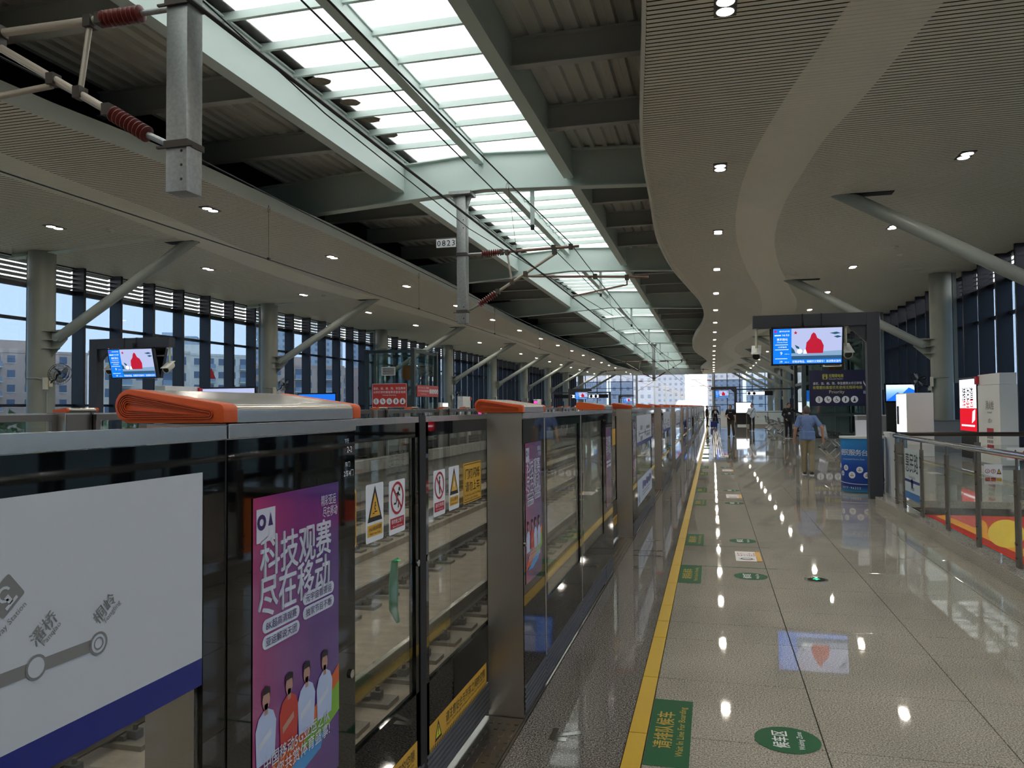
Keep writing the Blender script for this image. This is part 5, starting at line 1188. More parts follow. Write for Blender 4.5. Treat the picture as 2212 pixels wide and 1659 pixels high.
flat('orange_band', [[(-1.75, -.02), (-1.62, .0), (.5, -.95), (.5, -1.1)]], Matrix.Identity(4), 'amber_glow_print', ps, .001); flat('yellow_disc', [disc(-.75, -.27, .26, 28, .85)], Matrix.Identity(4), 'lemon_glow_print', ps, .002); flat('orange_disc', [disc(-1.1, -.2, .09, 20, 1.5)], Matrix.Identity(4), 'amber_glow_print', ps, .0015)
# ------------------------------------------------------------------ floor stickers and plaques
def floor_marks():
    lines = {}
    for k in range(0, 8):
        c = Y0 + 1.65 + PER * k
        for s in (-1, 1):
            y = c + s * 1.02
            if y < 3: continue
            nm = ('nearer', 'further')[s > 0]
            o = flat('floor_sticker', [rect(-.41, .41, -.105, .105), rect(.41 if s < 0 else -.425, .425 if s < 0 else -.41, -.85, .105)], FZ(-.235, y, .0), 'print_green', None, .002)
            tag(o, 'green floor sticker about queueing on the %s side of the %s door opening' % (nm, nth(k)), 'sticker', 'green queueing floor stickers')
            if k < 4:
                txt('请排队候车', .1, Matrix.Translation((0, .03, 0)), 'print_gold', o, width=.46, n=.001, bold=.02); txt('Wait In Line For Boarding', .05, Matrix.Translation((0, -.06, 0)), 'print_gold', o, width=.62, n=.001, bold=.005)
            o = flat('floor_sticker', [disc(0, 0, .158, 32)], FZ(.335, y + .01, .0), 'print_green', None, .002)
            tag(o, 'round green waiting zone sticker on the %s side of the %s door opening' % (nm, nth(k)), 'sticker', 'round waiting zone floor stickers')
            if k < 4: txt('候车区', .085, Matrix.Translation((0, .035, 0)), 'print_white', o, width=.2, n=.001, bold=.02); txt('Waiting Zone', .04, Matrix.Translation((0, -.065, 0)), 'print_white', o, width=.21, n=.001, bold=.005)
            if k < 4:
                b = MB(); b.add([(-.09, 0, 0), (-.055, 0, 0), (-.055, .02, 0), (.05, -.012, 0), (.05, .012, 0), (.09, .0, 0)], []) 
                o = flat('floor_arrow', [[(-.09, -.075), (.0, -.075), (.0, -.03), (-.055, -.03), (.09, .045), (.06, .075), (-.06, .0), (-.06, .075), (-.09, .075)]] if s > 0 else [[(-.09, .075), (.0, .075), (.0, .03), (-.055, .03), (.09, -.045), (.06, -.075), (-.06, .0), (-.06, -.075), (-.09, -.075)]], frame((-.73, c + s * .83, 0), (1, 0, 0), (0, 1, 0)), 'steel_shiny', None, .002)
                tag(o, 'inlaid steel arrow in the dark strip, %s side of the %s door opening' % (nm, nth(k)), 'arrow', 'inlaid steel boarding arrows')
        if k > 0:
            for s in (-1, 1):
                o = flat('floor_arrow', stroke([(-.18, 0), (.16, 0)], .03) + [tri(0, 0, 0, 0)] + [[(.06, -.07), (.2, 0), (.06, .07), (.1, 0)]], frame((-.74, c + s * .16, 0), (1, 0, 0), (0, 1, 0)), 'steel_shiny', None, .002)
                tag(o, 'inlaid steel alighting arrow in the edge strip, %s one at the %s door' % (('nearer', 'further')[s > 0], nth(k)), 'arrow', 'inlaid steel alighting arrows')
            if k < 5:
                o = flat('floor_sticker', [rect(-.29, .29, -.135, .135)], FZ(.355, c + .02, 0), 'print_white', None, .002); tag(o, 'white and yellow floor sticker asking to stand aside at the %s door opening' % nth(k), 'sticker', 'white stand-aside floor stickers')
                flat('yellow_edge', [rect(-.29, .29, -.135, -.08), rect(-.29, -.275, -.135, .135), rect(.275, .29, -.135, .135)], Matrix.Identity(4), 'print_yellow', o, .001); txt('先下', .1, Matrix.Translation((.1, .07, 0)), 'print_red', o, n=.001); txt('后上', .1, Matrix.Translation((.1, -.03, 0)), 'print_red', o, n=.001)
                flat('arrow_sign', ring(-.15, .02, .05, .065, 18) + stroke([(-.17, .1), (-.17, -.06)], .02), Matrix.Identity(4), 'print_black', o, .0012)
floor_marks()
t = thing('floor_guide_light', 'round floor light with a glowing green arrow in a steel ring', 'light', (.93, 7.89, 0))
b = MB(); b.cyl((0, 0, -.005), (0, 0, .006), .105, 28); b.build('rim', 'steel_shiny', t, smooth=40); b = MB(); b.cyl((0, 0, .004), (0, 0, .0075), .08, 28); b.build('lens', 'black_glass', t, smooth=40)
flat('arrow', stroke([(-.03, 0), (.04, 0)], .018) + [[(.0, -.035), (.05, 0), (.0, .035), (.012, 0)]], FZ(0, 0, .008), 'lit_green', t)
tb = MB()
for i in range(5): tb.box(.02 + .075 * i, .055 + .075 * i, 26, 95, .0, .005)
tag(tb.build('tactile_strip', 'steel_plain'), 'ribbed steel tactile guide strip running along the far platform floor', 'strip')
# ------------------------------------------------------------------ seats
def bench(label, x, y, n, rz):
    t = thing('waiting_bench', label, 'bench', (x, y, 0), rz, 'perforated steel benches')
    W = .6
    b = MB(); b.box(-.1, n * W - .1 + .0, -.03, .03, .34, .4); b.build('beam', 'grey_paint', t)
    for i in (.3, n * W - .5):
        b = MB(); b.tube([(i, -.3, .03), (i, -.05, .3), (i, .05, .34)], .025, 8); b.tube([(i, .3, .03), (i, .05, .3)], .025, 8); b.box(i - .03, i + .03, -.36, -.28, 0, .03, 1); b.box(i - .03, i + .03, .28, .36, 0, .03, 1); b.build('leg', ['steel_shiny', 'black_matte'], t, smooth=50)
    sm, bk = MB(), MB()
    for j in range(7): sm.box(.02, W - .06, -.26 + .072 * j, -.2 + .072 * j, .425, .437)
    sm.box(.02, .045, -.28, .24, .42, .44); sm.box(W - .085, W - .06, -.28, .24, .42, .44); sm.box(W * .3, W * .33, -.26, .24, .42, .436); sm.box(W * .55, W * .58, -.26, .24, .42, .436)
    for j in range(7): 
        z = .47 + .062 * j; yy = .25 + .16 * (z - .47); bk.box(.02, W - .06, yy, yy + .012, z, z + .045)
    for x_ in (.02, W - .085, W * .3, W * .55): bk.prism([(x_, .24, .44), (x_, .255, .44), (x_, .34, .92), (x_, .325, .92)], (.025, 0, 0))
    sme, bke = sm.mesh('seat', 'steel_shiny'), bk.mesh('backrest', 'steel_shiny')
    for i in range(n): link('seat', sme, t, (W * i - .1, 0, 0)); link('backrest', bke, t, (W * i - .1, 0, 0))
    for i in range(n + 1):
        b = MB(); x_ = W * i - .1; b.tube([(x_, -.2, .42), (x_, -.22, .6), (x_, -.16, .63), (x_, .22, .63)], .014, 8); b.build('armrest', 'black_matte', t, smooth=50)
bench('perforated steel bench beside the walking man and the service desk', 4.35, 30.7, 4, R(90)); bench('perforated steel bench further along in front of the lift', 4.1, 47.6, 3, R(90)); bench('distant perforated steel bench by the far stair railing', 3.85, 53, 3, R(90)); bench('most distant perforated steel bench on the near platform', 4.0, 58, 3, R(90))
# far glass railing around the next stairs
t = thing('stair_railing', 'distant glass railing around the far stairs of the near platform', 'railing', (2.6, 64, 0))
for x in (0, 1.6, 3.2, 4.8): MB().box(x - .03, x + .03, -.03, .03, 0, 1.1).build('post', 'post_steel', t)
MB().box(0, 4.8, -.03, .03, 1.1, 1.15).build('handrail', 'steel_shiny', t); MB().box(0, 4.8, -.05, .05, 0, .18).build('kerb', 'concrete', t)
for i in range(3): MB().box(.05 + 1.6 * i, 1.55 + 1.6 * i, -.006, .006, .22, 1.05).build('glass_pane', 'clear_glass', t)
t = thing('far_barrier', 'low pale wall panels closing the far end of the near platform', 'barrier', (.9, 97, 0)); MB().box(0, 7.5, 0, .1, 0, 1.0).build('panel', 'white_paint', t)
# service desk
def desk():
    cx, cy_, r = 2.75, 16.05, .38
    t = thing('service_desk', 'curved blue service desk with a white top behind the gantry post', 'desk', (cx, cy_, 0))
    b = MB(); n = 24; pts = [(r * math.cos(q), r * math.sin(q)) for q in [math.pi + math.pi * i / n * 1.0 for i in range(n + 1)]]
    b.prism([(x, y, .02) for x, y in pts], (0, 0, 1.0)); o = b.build('body', gradient('desk_print', [(0, '2a8aa8'), (.12, '10307c'), (.5, '1a4aa6'), (1, '2f8fd0')], 2, 0, 1.02, .3, coat=.3), t, smooth=30)
    b = MB(); b.prism([(x * 1.06, y * 1.06, 1.02) for x, y in pts], (0, 0, .045)); b.build('top', 'white_paint', t, bevel=.006)
    def on(a): q = R(a); return frame((r * math.cos(q), r * math.sin(q), 0), (-math.sin(q), math.cos(q), 0), (0, 0, 1))
    for i, ch in enumerate('便民服务台'): txt(ch, .125, on(200 + 17 * i) @ Matrix.Translation((0, .76, 0)), 'print_white', t, n=.003)
    txt('Convenient Service Desk', .04, on(240) @ Matrix.Translation((0, .64, 0)), 'print_lilac', t, n=.03, width=.4)
    for a, z, rr in ((186, .5, .05), (200, .36, .05), (214, .47, .055), (233, .34, .065), (254, .44, .06), (272, .34, .06)):
        flat('white_disc', [disc(0, z, rr, 18)], on(a), 'print_white', t, .004); flat('small_print', [rect(-rr * .5, rr * .5, z - .02, z - .005)] + [tri(0, z + .02, .03, .03)], on(a), 'print_grey', t, .006)
    for i, ch in enumerate('0577-96222'): txt(ch, .055, on(200 + 6 * i) @ Matrix.Translation((0, .1, 0)), 'print_white', t, n=.003)
    b = MB(); b.tube([(pts[i][0] * 1.004, pts[i][1] * 1.004, .2 - .03 * math.sin(i / n * math.pi)) for i in range(n + 1)], .006, 6); b.build('wave_line', 'print_lilac', t)
    c = thing('desk_card', 'small white card stand on the service desk', 'card', (2.72, 15.85, 1.066)); b = MB(); b.prism([(-.1, 0, 0), (.1, 0, 0), (.1, .04, .3), (-.1, .04, .3)], (0, .01, 0)); b.build('card', 'print_white', c); flat('print_block', [rect(-.07, .07, .08, .2)], MY(0, .01, 0) @ Matrix.Rotation(R(-7), 4, 'X'), 'print_black', c, .004)
    c = thing('white_panel', 'narrow white panel standing just behind the gantry post', 'panel', (3.2, 15.6, 0)); MB().box(-.04, .04, 0, .5, 0, 1.1).build('board', 'white_paint', c); MB().box(-.05, .05, -.02, .52, 1.1, 1.14).build('rail', 'white_paint', c)
desk()
# bird-nest dirt lying on the skylight panes
mat('nest', '7a6a58', .9, noise=.3, nscale=20)
for i, (x, y) in enumerate(((-7.3, 13.5), (-7.2, 14.6), (-7.2, 15.6), (-7.2, 16.6), (-7.25, 17.5))):
    b = MB(); random.seed(i); n = 14; b.add([(0, 0, 0)] + [(.2 * (1 + .25 * random.random()) * math.cos(2 * math.pi * k / n) * 1.0, .16 * (1 + .3 * random.random()) * math.sin(2 * math.pi * k / n), -.0) for k in range(n)] + [(0, 0, .02)] + [(.18 * math.cos(2 * math.pi * k / n), .14 * math.sin(2 * math.pi * k / n), .02) for k in range(n)], [(0, 1 + k, 1 + (k + 1) % n) for k in range(n)] + [(n + 1, n + 2 + k, n + 2 + (k + 1) % n) for k in range(n)])
    tag(b.build('leaf_debris', 'nest', None, (x, y, 8.02)), 'dark clump of debris at the edge of the skylight, %s of five' % nth(i), 'debris', 'debris on the skylight')
# ------------------------------------------------------------------ outside: ground, housing blocks, line side
mat('ground', '6f7568', .9, noise=.25, nscale=.05)
b = MB(); b.box(-900, 900, -300, 1500, -12.6, -12); struct(b.build('ground', 'ground'))
for i, (c, n) in enumerate((('c4b0a4', 'fa'), ('d8d0c4', 'fb'), ('b09c96', 'fc'), ('e2dfd8', 'fd'), ('bcc6d2', 'fe'), ('a6a9b6', 'ff'))): mat('facade_' + n, c, .8, noise=.05, nscale=.2)  # fe: bluish distance haze put into the tower facade colour
mat('far_window', '5f7188', .2, spec=.6); mat('hazed_window', '7d8496', .4); mat('haze_window', '8c9cb0', .3); mat('far_trim', 'd4d4d0', .7); mat('far_balcony', '8ea0b4', .3)  # tower and station-end windows carry distance haze in their colour
def block(label, x, y, W, Dp, H, rz, mt, floors, cols, bal=True, group='housing blocks outside', win='far_window'):
    """slab block; its long front faces local +x"""
    t = thing('apartment_block', label, 'building', (x, y, -12), rz, group)
    MB().box(-Dp, 0, -W / 2, W / 2, 0, H).box(-Dp * .7, -Dp * .3, -W * .2, W * .12, H, H + 2.6).box(-Dp, .1, -W / 2 - .1, W / 2 + .1, H, H + .5).build('body', mt, t)
    fh = H / floors; cw = W / cols; wi, ba, tr = MB(), MB(), MB()
    for f in range(floors):
        z = f * fh
        for c in range(cols):
            y0 = -W / 2 + c * cw
            if bal and c % 3 == 1:
                ba.box(0, .9, y0 + cw * .05, y0 + cw * .95, z + .1, z + 1.1); tr.box(0, 1.0, y0, y0 + cw, z - .08, z + .12); wi.box(0, .06, y0 + cw * .1, y0 + cw * .9, z + 1.1, z + fh * .85)
            else: wi.box(0, .06, y0 + cw * .28, y0 + cw * .72, z + fh * .32, z + fh * .82); tr.box(.0, .12, y0 + cw * .24, y0 + cw * .76, z + fh * .27, z + fh * .32)
        for k in range(max(2, int(Dp / 4))):
            y0 = -Dp + Dp * (k + .3) / max(2, int(Dp / 4)); wi.box(y0, y0 + 1.3, -W / 2 - .06, -W / 2, z + fh * .32, z + fh * .82); wi.box(y0, y0 + 1.3, W / 2, W / 2 + .06, z + fh * .32, z + fh * .82)
    wi.build('windows', win, t, kind='stuff'); tr.build('ledges', 'far_trim', t, kind='stuff')
    if bal: ba.build('balconies', 'far_balcony', t, kind='stuff')
BL = [ # label, x, y, W, D, H, rz, mat, floors, cols
    ('brown housing block outside the first opposite window', -120, 88, 26, 14, 23.2, -30, 'facade_fc', 8, 9),
    ('pinkish housing block beside the first opposite column', -124, 118, 20, 12, 24.5, -32, 'facade_fa', 9, 7),
    ('cream housing block seen right of the first opposite column', -98, 118, 15, 9, 24, -35, 'facade_fb', 8, 6),
    ('pale tower block behind the nearer opposite screen', -104, 142, 20, 11, 25, -38, 'facade_fd', 9, 8),
    ('tan housing block with dark balconies behind the opposite gantry', -94, 164, 22, 10, 23.5, -42, 'facade_fa', 8, 9),
    ('grey-brown housing block before the second opposite column', -88, 190, 24, 10, 22, -45, 'facade_fc', 8, 9),
    ('low cream housing block beyond the second opposite column', -104, 222, 26, 12, 24, -48, 'facade_fb', 9, 9),
]
for a in BL: block(a[0], a[1], a[2], a[3], a[4], a[5], R(a[6]), a[7], a[8], a[9])
for i, (x, y, W, H) in enumerate(((-212, 345, 20, 74), (-196, 368, 18, 70), (-186, 398, 17, 62), (-164, 424, 18, 48), (-150, 380, 20, 40), (-150, 456, 18, 68), (-260, 330, 24, 50), (-128, 474, 20, 58))):
    block('tall high-rise tower in haze-pale colours, %s from the second opposite column' % nth(i), x, y, W, 16, H, R(-58), 'facade_fe', int(H / 3), 6, False, 'high-rise towers outside', 'haze_window')
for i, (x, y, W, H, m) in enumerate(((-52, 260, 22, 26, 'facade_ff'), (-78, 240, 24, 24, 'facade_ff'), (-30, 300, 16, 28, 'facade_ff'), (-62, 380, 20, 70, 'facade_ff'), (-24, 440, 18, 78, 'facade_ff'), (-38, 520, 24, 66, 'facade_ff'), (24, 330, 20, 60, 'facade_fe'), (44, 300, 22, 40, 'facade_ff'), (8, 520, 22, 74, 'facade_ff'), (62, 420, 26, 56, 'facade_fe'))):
    block('white building beyond the open station end, %s from the left of the track' % nth(i), x, y, W, 14, H, R(-90), m, int(H / 3), 6, False, 'buildings beyond the station end', 'hazed_window')
def tree(label, x, y, h, r):
    t = thing('tree', label, 'tree', (x, y, -12), 0, 'trees outside the windows')
    b = MB(); b.tube([(0, 0, 0), (.2, 0, h * .5)], [.3, .15], 8); b.build('trunk', mat('bark', '4d4238', .9), t)
    b = MB(); random.seed(int(x * 7 + y))
    for k in range(380):
        a, c, q = random.random() * 6.28, random.random() * 2 - 1, random.random() ** .4
        p = Vector((math.cos(a) * math.sqrt(1 - c * c), math.sin(a) * math.sqrt(1 - c * c), c * .8)) * r * q + Vector((0, 0, h - r * .7)); s = .35 + .3 * random.random()
        u = Vector((random.random() - .5, random.random() - .5, random.random() - .5)).normalized(); v = u.orthogonal().normalized()
        b.add([p + u * s, p + v * s * .6, p - u * s, p - v * s * .6], [(0, 1, 2, 3)])
    b.build('foliage', mat('leafage', '5d7050', .8, noise=.2, nscale=1), t, kind='stuff')
for i, (x, y, h, r) in enumerate(((-60, 54, 13.2, 4.5), (-58, 63, 12.8, 4), (-62, 74, 13, 4.5), (-57, 86, 12.6, 4), (-66, 98, 13, 5))): tree('green tree top below the opposite windows, %s from the viewer' % nth(i), x, y, h, r)
def line_mast(label, x, y, s):
    t = thing('line_mast', label, 'mast', (x, y, -1.5), 0, 'overhead line masts beyond the station')
    MB().box(-.16, .16, -.16, .16, 0, 8.6).build('post', 'galv', t)
    b = MB(); b.tube([(s * .1, 0, 7.0), (s * 3.2, 0, 7.1)], .05, 8); b.tube([(s * .1, 0, 5.5), (s * 2.6, 0, 7.0)], .05, 8); b.tube([(s * 1.2, 0, 6.2), (s * 3.4, 0, 6.1)], .04, 8); b.tube([(0, 0, 8.4), (-s * 1.4, 0, 8.5)], .04, 8); b.build('bracket_arm', 'arm_tube', t)
    b = MB(); insulator(b, (s * .3, 0, 7.0), (s * .9, 0, 7.02), .06, .11, 6); b.build('insulator', 'insulator', t)
for i, y in enumerate((120, 158, 196, 240, 290)):
    line_mast('grey overhead line mast on the near track side, %s beyond the station end' % nth(i), .15, y, -1); line_mast('grey overhead line mast on the far track side, %s beyond the station end' % nth(i), -11.2, y, 1)
b = MB()
for x in (-.6, -10.4): b.box(x - .08, x + .08, 116, 420, -1.45, -.3)
struct(b.build('trim_4', 'concrete'))
t = thing('train', 'white train with red trim waiting beyond the station end', 'train', (-7.2, 190, -.68), R(-1.2))
pr = [(-1.4, .2), (-1.48, 1.2), (-1.42, 2.6), (-1.1, 3.45), (-.6, 3.75), (.6, 3.75), (1.1, 3.45), (1.42, 2.6), (1.48, 1.2), (1.4, .2)]
b = MB(); b.prism([(x, 1.2, z) for x, z in pr], (0, 58, 0)); n = len(pr)
v = [(x, 1.2, z) for x, z in pr] + [(x * .8, .35, .4 + (z - .2) * .78) for x, z in pr] + [(x * .5, 0, .7 + (z - .2) * .5) for x, z in pr]
b.add(v, [(k + i, k + (i + 1) % n, k + n + (i + 1) % n, k + n + i) for k in (0, n) for i in range(n)] + [tuple(2 * n + i for i in range(n))]); b.build('body', 'white_paint', t, smooth=40)
b = MB(); b.add([(-.95, .28, 2.1), (.95, .28, 2.1), (.85, .62, 3.0), (-.85, .62, 3.0)], [(0, 1, 2, 3)]); b.add([(-.95, .22, 2.1), (.95, .22, 2.1), (.85, .56, 3.0), (-.85, .56, 3.0)], [(0, 1, 2, 3)]); b.build('windscreen', 'black_glass', t)
b = MB(); b.box(-1.2, -.5, .05, .5, 1.5, 1.75); b.box(.5, 1.2, .05, .5, 1.5, 1.75); b.build('red_trim', 'print_red', t)
b = MB()
for i in range(14): b.box(1.44, 1.47, 4 + 3.6 * i, 6 + 3.6 * i, 1.7, 2.5)
b.build('side_windows', 'black_glass', t)
# ------------------------------------------------------------------ people
mat('skin', 'b98a70', .55); mat('skin_shade', '8a5c4a', .6); mat('eye', '1a1210', .3); mat('lip', '94544a', .5)
def seg_dist(p, a, b_):
    d = b_ - a; l = d.length_squared; t = 0 if l == 0 else max(0, min(1, (p - a).dot(d) / l)); return t, (p - (a + d * t)).length
def person(label, loc, rz, height, J, cloth, hair, hairstyle='short', voxel=.012, extra=None):
    """J overrides joints of a standing figure that faces local -y, x to its left; cloth: region -> material"""
    j = dict(head=(0, -.01, 1.585), neck=(0, .015, 1.46), chest=(0, .01, 1.27), waist=(0, 0, 1.05), pelvis=(0, .01, .94),
             shl=(.175, .01, 1.4), ell=(.235, .03, 1.12), wrl=(.25, -.03, .88), shr=(-.175, .01, 1.4), elr=(-.235, .03, 1.12), wrr=(-.25, -.03, .88),
             hil=(.09, .01, .92), knl=(.1, -.01, .5), anl=(.1, .03, .09), hir=(-.09, .01, .92), knr=(-.1, -.01, .5), anr=(-.1, .03, .09))
    j.update(J); j = {k: Vector(v) for k, v in j.items()}
    cl = dict(torso='shirt', sleeve='short', leg='pants'); cl.update(cloth)
    b = MB(); E = []     # elements: (a, b, ra, rb, region)
    def cap(a, c, ra, rc, reg, n=12):
        a, c = Vector(a), Vector(c); d = c - a
        path, rr = [], []
        for k in range(9): t = k / 8; path.append(a + d * t); rr.append(ra + (rc - ra) * t)
        b.tube(path, rr, n); b.ball(a, ra * 1.0, 12); b.ball(c, rc * 1.0, 12); E.append((a, c, ra, rc, reg))
    def ell(c, r, sc, reg): b.ball(c, r, 16, 0, sc); E.append((Vector(c), Vector(c), r * sum(sc) / 3, r * sum(sc) / 3, reg))
    # head and neck
    h = j['head']; ell(h, .105, (.76, .95, 1.12), 'skin'); ell(h + Vector((0, -.022, -.06)), .062, (.9, .95, .9), 'skin'); cap(j['neck'] - Vector((0, 0, .05)), h - Vector((0, -.01, .06)), .055, .052, 'skin')
    ell(h + Vector((0, -.108, -.018)), .017, (.75, 1, 1.2), 'skin')
    for s in (-1, 1): ell(h + Vector((s * .081, .012, -.01)), .022, (.45, .8, 1.3), 'skin')
    # torso
    T, W_ = 'shirt', cl.get('bulk', 1.0)
    ell(j['chest'] + Vector((0, 0, .03)), .15, (1.12 * W_, .76 * W_, 1.15), T); ell(j['waist'] + Vector((0, 0, .03)), .14, (1.08 * W_, .8 * W_, 1.2), T); ell(j['pelvis'], .14, (1.14 * W_, .84 * W_, .95), cl.get('hip', T))
    cap(j['chest'], j['waist'], .118 * W_, .115 * W_, T); cap(j['shl'], j['shr'], .066, .066, T); cap(j['neck'] - Vector((0, 0, .05)), j['chest'], .08, .11, T)
    if cl.get('hem'):
        z = cl['hem']
        for q in range(5): ell(j['pelvis'] + Vector((0, 0, .1 - .035 * q)), .15, (1.1 * W_, .84 * W_, .5), T)
    for s in 'lr':
        sh, el, wr = j['sh' + s], j['el' + s], j['wr' + s]
        long_ = cl['sleeve'] == 'long'
        cap(sh, sh.lerp(el, .72), .062, .058, T); cap(sh.lerp(el, .6), el, .046, .041, T if long_ else 'skin'); cap(el, wr, .044 if long_ else .04, .034 if long_ else .028, T if long_ else 'skin')
        d = (wr - el).normalized(); side = Vector((1 if s == 'l' else -1, 0, 0)); f = Vector((0, -1, 0)); f = (f - d * f.dot(d)).normalized(); o = d.cross(f)
        palm = wr + d * .055; cap(wr, wr + d * .085, .026, .034, 'skin'); 
        for k in range(4):
            base = wr + d * .09 + f * (.026 - .018 * k); ln = (.066, .076, .07, .055)[k]; cur = -side * .35
            mid = base + (d + cur * .25).normalized() * ln * .55; tip = mid + (d + cur * .9).normalized() * ln * .5; cap(base, mid, .0105, .0095, 'skin', 6); cap(mid, tip, .0095, .008, 'skin', 6)
        tb = wr + d * .04 + f * .03; cap(tb, tb + (d * .7 + f * .7).normalized() * .045, .0125, .011, 'skin', 6); tm = tb + (d * .7 + f * .7).normalized() * .045; cap(tm, tm + (d + f * .2).normalized() * .03, .011, .009, 'skin', 6)
        hi, kn, an = j['hi' + s], j['kn' + s], j['an' + s]
        k_ = cl.get('loose', 1.0)
        cap(hi, kn, .093 * k_, .066 * k_, 'pants'); cap(kn, an + Vector((0, 0, .03)), .064 * k_, .046 * k_ * cl.get('cuff', 1.15), 'pants')
        ft = Vector(cl.get('toe' + s, (0, -1, 0))); cap(an + Vector((0, 0, -.04)), an + ft * .15 + Vector((0, 0, -.052)), .042, .036, 'shoe'); cap(an + Vector((0, 0, -.045)) - ft * .05, an + Vector((0, 0, -.045)), .038, .042, 'shoe')
    if cl.get('skirt'):
        z0 = cl['skirt']; path = [j['waist'] + Vector((0, 0, .05)), j['pelvis'], Vector((j['pelvis'].x, j['pelvis'].y, z0))]; b.tube([path[0], path[1], path[1].lerp(path[2], .5), path[2]], [.13, .17, .22, .28], 18); E.append((path[1], path[2], .17, .28, 'pants'))
    tmp = bpy.data.objects.new('tmp', b.mesh('tmp', 'skin')); COL.objects.link(tmp)
    md = tmp.modifiers.new('r', 'REMESH'); md.mode = 'VOXEL'; md.voxel_size = voxel; ms = tmp.modifiers.new('s', 'SMOOTH'); ms.factor = .5; ms.iterations = 2
    me = bpy.data.meshes.new_from_object(tmp.evaluated_get(bpy.context.evaluated_depsgraph_get())); bpy.data.objects.remove(tmp)
    zmin = min(v.co.z for v in me.vertices); zmax = max(v.co.z for v in me.vertices); k = height / (zmax - zmin)
    regs = ['skin', 'shirt', 'pants', 'shoe']; me.materials.clear()
    for r in regs: me.materials.append(MAT['skin'] if r == 'skin' else MAT[cl[r]])
    idx = []
    for p in me.polygons:
        c = p.center; best, bi = 9e9, 0
        for a, c2, ra, rc, reg in E:
            t, dd = seg_dist(c, a, c2); dd -= ra + (rc - ra) * t
            if dd < best: best, bi = dd, regs.index(reg)
        if bi == 1 and cl.get('hem') and c.z < cl['hem']: bi = 2
        if bi == 2 and cl.get('hem') and c.z > cl['hem'] and c.z > .8: bi = 1
        idx.append(bi)
    me.polygons.foreach_set('material_index', idx); me.shade_smooth(); me.name = 'body'
    t = thing('person', label, 'person', loc, rz)
    def put(nm, mb, mt, sm=60):
        o = mb.build(nm, mt, t, smooth=sm); o.scale = (k, k, k); o.location = (0, 0, -zmin * k); return o
    o = link('body', me, t); o.scale = (k, k, k); o.location = (0, 0, -zmin * k)
    hb = MB()
    if hairstyle == 'long':
        hb.ball(h + Vector((0, .022, .018)), .112, 16, 0, (.86, .95, 1.08)); hb.ball(h + Vector((0, .06, -.1)), .11, 14, 0, (.85, .5, 1.5))
    elif hairstyle == 'thin': hb.ball(h + Vector((0, .018, .008)), .1045, 16, 0, (.79, .93, 1.09))
    else: hb.ball(h + Vector((0, .022, .025)), .11, 16, 0, (.8, .93, 1.06))
    hb.v = [(x, min(y, 9) , z) for x, y, z in hb.v]
    # keep the face free
    keep = [i for i, f in enumerate(hb.f) if not (sum(hb.v[q][1] for q in f) / len(f) < h.y - .035 and sum(hb.v[q][2] for q in f) / len(f) < h.z + .062)]
    hb.f = [hb.f[i] for i in keep]; hb.m = [hb.m[i] for i in keep]
    put('hair', hb, hair)
    fb = MB()
    for s in (-1, 1): fb.ball(h + Vector((s * .034, -.088, .008)), .011, 8, 0, (1.3, .6, .8))
    put('eyes', fb, 'eye'); fb = MB(); fb.ball(h + Vector((0, -.092, -.062)), .02, 8, 0, (1.2, .4, .35)); put('mouth', fb, 'lip'); fb = MB()
    for s in (-1, 1): fb.box(h.x + s * .034 - .02, h.x + s * .034 + .02, h.y - .098, h.y - .085, h.z + .03, h.z + .038)
    put('eyebrows', fb, hair)
    if extra: extra(t, put, j)
    return t
mat('blue_tee', '6f86b4', .8, noise=.05, nscale=30); mat('khaki', '8f8368', .8, noise=.06, nscale=25); mat('shoe_dark', '2c2c2e', .6); mat('sole_white', 'd8d8d4', .6); mat('hair_grey', '5e5048', .8); mat('hair_black', '15110f', .6)
mat('black_cloth', '15151a', .85); mat('olive', '3a372c', .85); mat('shirt_pale', 'c2ccd6', .7); mat('blouse', 'c9b2ac', .7); mat('bag_white', 'd6d8d6', .6); mat('case_blue', '1d2a6e', .4)
def soles(t, put, j):
    for s in 'lr':
        a = j['an' + s]; fb = MB(); fb.box(a.x - .044, a.x + .044, a.y - .2, a.y + .09, a.z - .1, a.z - .075); put('sole', fb, 'sole_white', 30)
person('elderly man in a blue T-shirt and khaki trousers walking away', (2.17, 19.65, 0), R(180), 1.64,
       dict(ell=(.27, .05, 1.13), wrl=(.29, -.05, .9), elr=(-.33, .1, 1.16), wrr=(-.36, .02, .9), knl=(.07, -.05, .5), anl=(.06, -.08, .09), knr=(-.09, .0, .5), anr=(-.08, .12, .1), head=(0, -.03, 1.58)),
       dict(shirt='blue_tee', pants='khaki', shoe='shoe_dark', hem=.86, loose=1.12, cuff=1.5, bulk=1.14), 'hair_grey', 'thin', .008, soles)
def trefoil(t, put, j):
    fb = MB(); y = -.175
    for dx, dz, w_ in ((0, .05, .022), (-.045, .03, .02), (.045, .03, .02)): fb.add([(dx * .3, y, 1.2), (dx - w_, y, 1.2 + dz * .6), (dx, y, 1.2 + dz * 1.5), (dx + w_, y, 1.2 + dz * .6)], [(0, 1, 2, 3)])
    fb.box(-.06, .06, y - .001, y, 1.165, 1.178); put('chest_logo', fb, 'print_white', 30)
    fb = MB(); fb.tube([(.1, -.15, 1.38), (.13, -.1, 1.44), (.14, .1, 1.4)], .02, 6); fb.tube([(-.1, -.15, 1.38), (-.13, -.1, 1.44), (-.14, .1, 1.4)], .02, 6); put('backpack_strap', fb, 'shoe_dark')
    soles(t, put, j)
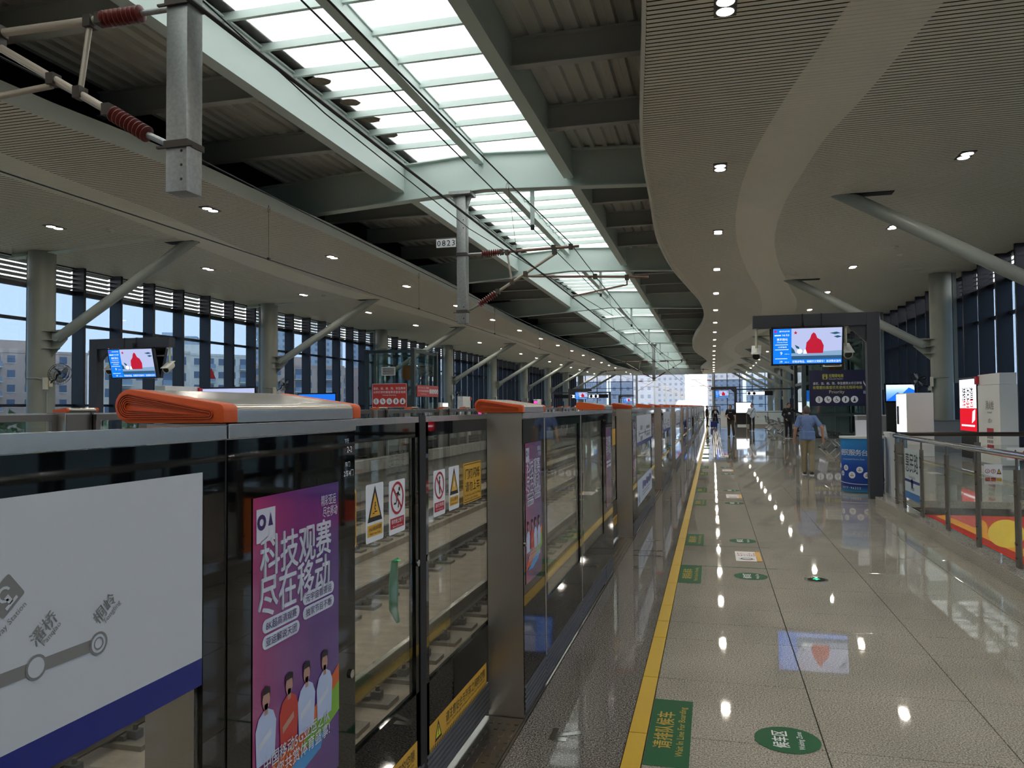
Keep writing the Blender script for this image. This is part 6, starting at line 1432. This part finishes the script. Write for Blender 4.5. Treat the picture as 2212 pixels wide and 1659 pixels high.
person('man in a black trefoil sweatshirt standing with one arm stretched out', (3.66, 41.0, 0), R(12), 1.76,
       dict(ell=(.36, -.06, 1.28), wrl=(.6, -.12, 1.18), elr=(-.27, .03, 1.14), wrr=(-.17, -.16, .95), head=(.02, -.03, 1.58)), dict(shirt='black_cloth', pants='black_cloth', shoe='shoe_dark', sleeve='long', bulk=1.2, loose=1.15), 'hair_black', 'short', .012, trefoil)
def phone(t, put, j):
    fb = MB(); w_ = j['wrr']; fb.box(w_.x + .02, w_.x + .1, w_.y - .12, w_.y - .11, w_.z + .0, w_.z + .12); put('phone', fb, 'bezel', 30); fb = MB(); fb.box(-.08, .08, -.166, -.164, 1.29, 1.305); put('chest_print', fb, 'print_white', 30); soles(t, put, j)
person('man in a black T-shirt and dark olive trousers looking down at his hand', (.95, 44.0, 0), R(-6), 1.68,
       dict(elr=(-.26, .02, 1.13), wrr=(-.1, -.2, 1.0), head=(0, -.05, 1.57), knl=(.12, -.04, .5), anl=(.15, .0, .09)), dict(shirt='black_cloth', pants='olive', shoe='black_cloth', bulk=1.2, loose=1.2, hem=.88), 'hair_black', 'short', .012, phone)
def strap(t, put, j):
    fb = MB(); fb.tube([(.13, -.08, 1.46), (.06, -.15, 1.34), (-.05, -.16, 1.18), (-.16, -.1, .98)], .018, 6); put('cross_strap', fb, 'black_cloth'); soles(t, put, j)
person('man in a pale shirt with a dark cross-body strap and black trousers', (2.47, 52.8, 0), R(8), 1.73, dict(ell=(.25, .05, 1.14), wrl=(.33, -.12, .95), elr=(-.26, .04, 1.15), wrr=(-.14, -.16, 1.06)), dict(shirt='shirt_pale', pants='black_cloth', shoe='black_cloth', sleeve='long', loose=.95, bulk=1.12), 'hair_black', 'short', .013, strap)
def handbag(t, put, j):
    fb = MB(); fb.box(.16, .4, -.16, -.04, .78, 1.05); put('handbag', fb, 'bag_white', 30); fb = MB(); fb.ball((0, -.1, 1.25), .1, 10, 0, (1, .7, 1.3)); put('blouse_front', fb, 'blouse')
person('woman in a black jacket and long black skirt holding a white bag', (.2, 60.6, 0), R(5), 1.58, dict(wrl=(.24, -.12, .98), ell=(.26, .0, 1.16)), dict(shirt='black_cloth', pants='black_cloth', shoe='black_cloth', sleeve='long', skirt=.35), 'hair_black', 'long', .014, handbag)
person('distant figure in dark clothes standing close to the screen doors', (-.42, 64.5, 0), R(80), 1.66, {}, dict(shirt='black_cloth', pants='black_cloth', shoe='black_cloth', sleeve='long', bulk=1.1), 'hair_black', 'short', .015)
t = thing('suitcase', 'small dark blue suitcase in front of the woman in black', 'suitcase', (.08, 59.9, 0)); MB().box(-.24, .24, -.13, .13, .06, .5).build('shell', 'case_blue', t, bevel=.03)
b = MB(); b.tube([(-.12, .1, .5), (-.12, .1, .8), (.12, .1, .8), (.12, .1, .5)], .012, 6); b.build('handle', 'steel_plain', t); b = MB()
for x in (-.18, .18):
    for y in (-.09, .09): b.cyl((x - .015, y, .035), (x + .015, y, .035), .035, 10)
b.build('wheels', 'black_matte', t)
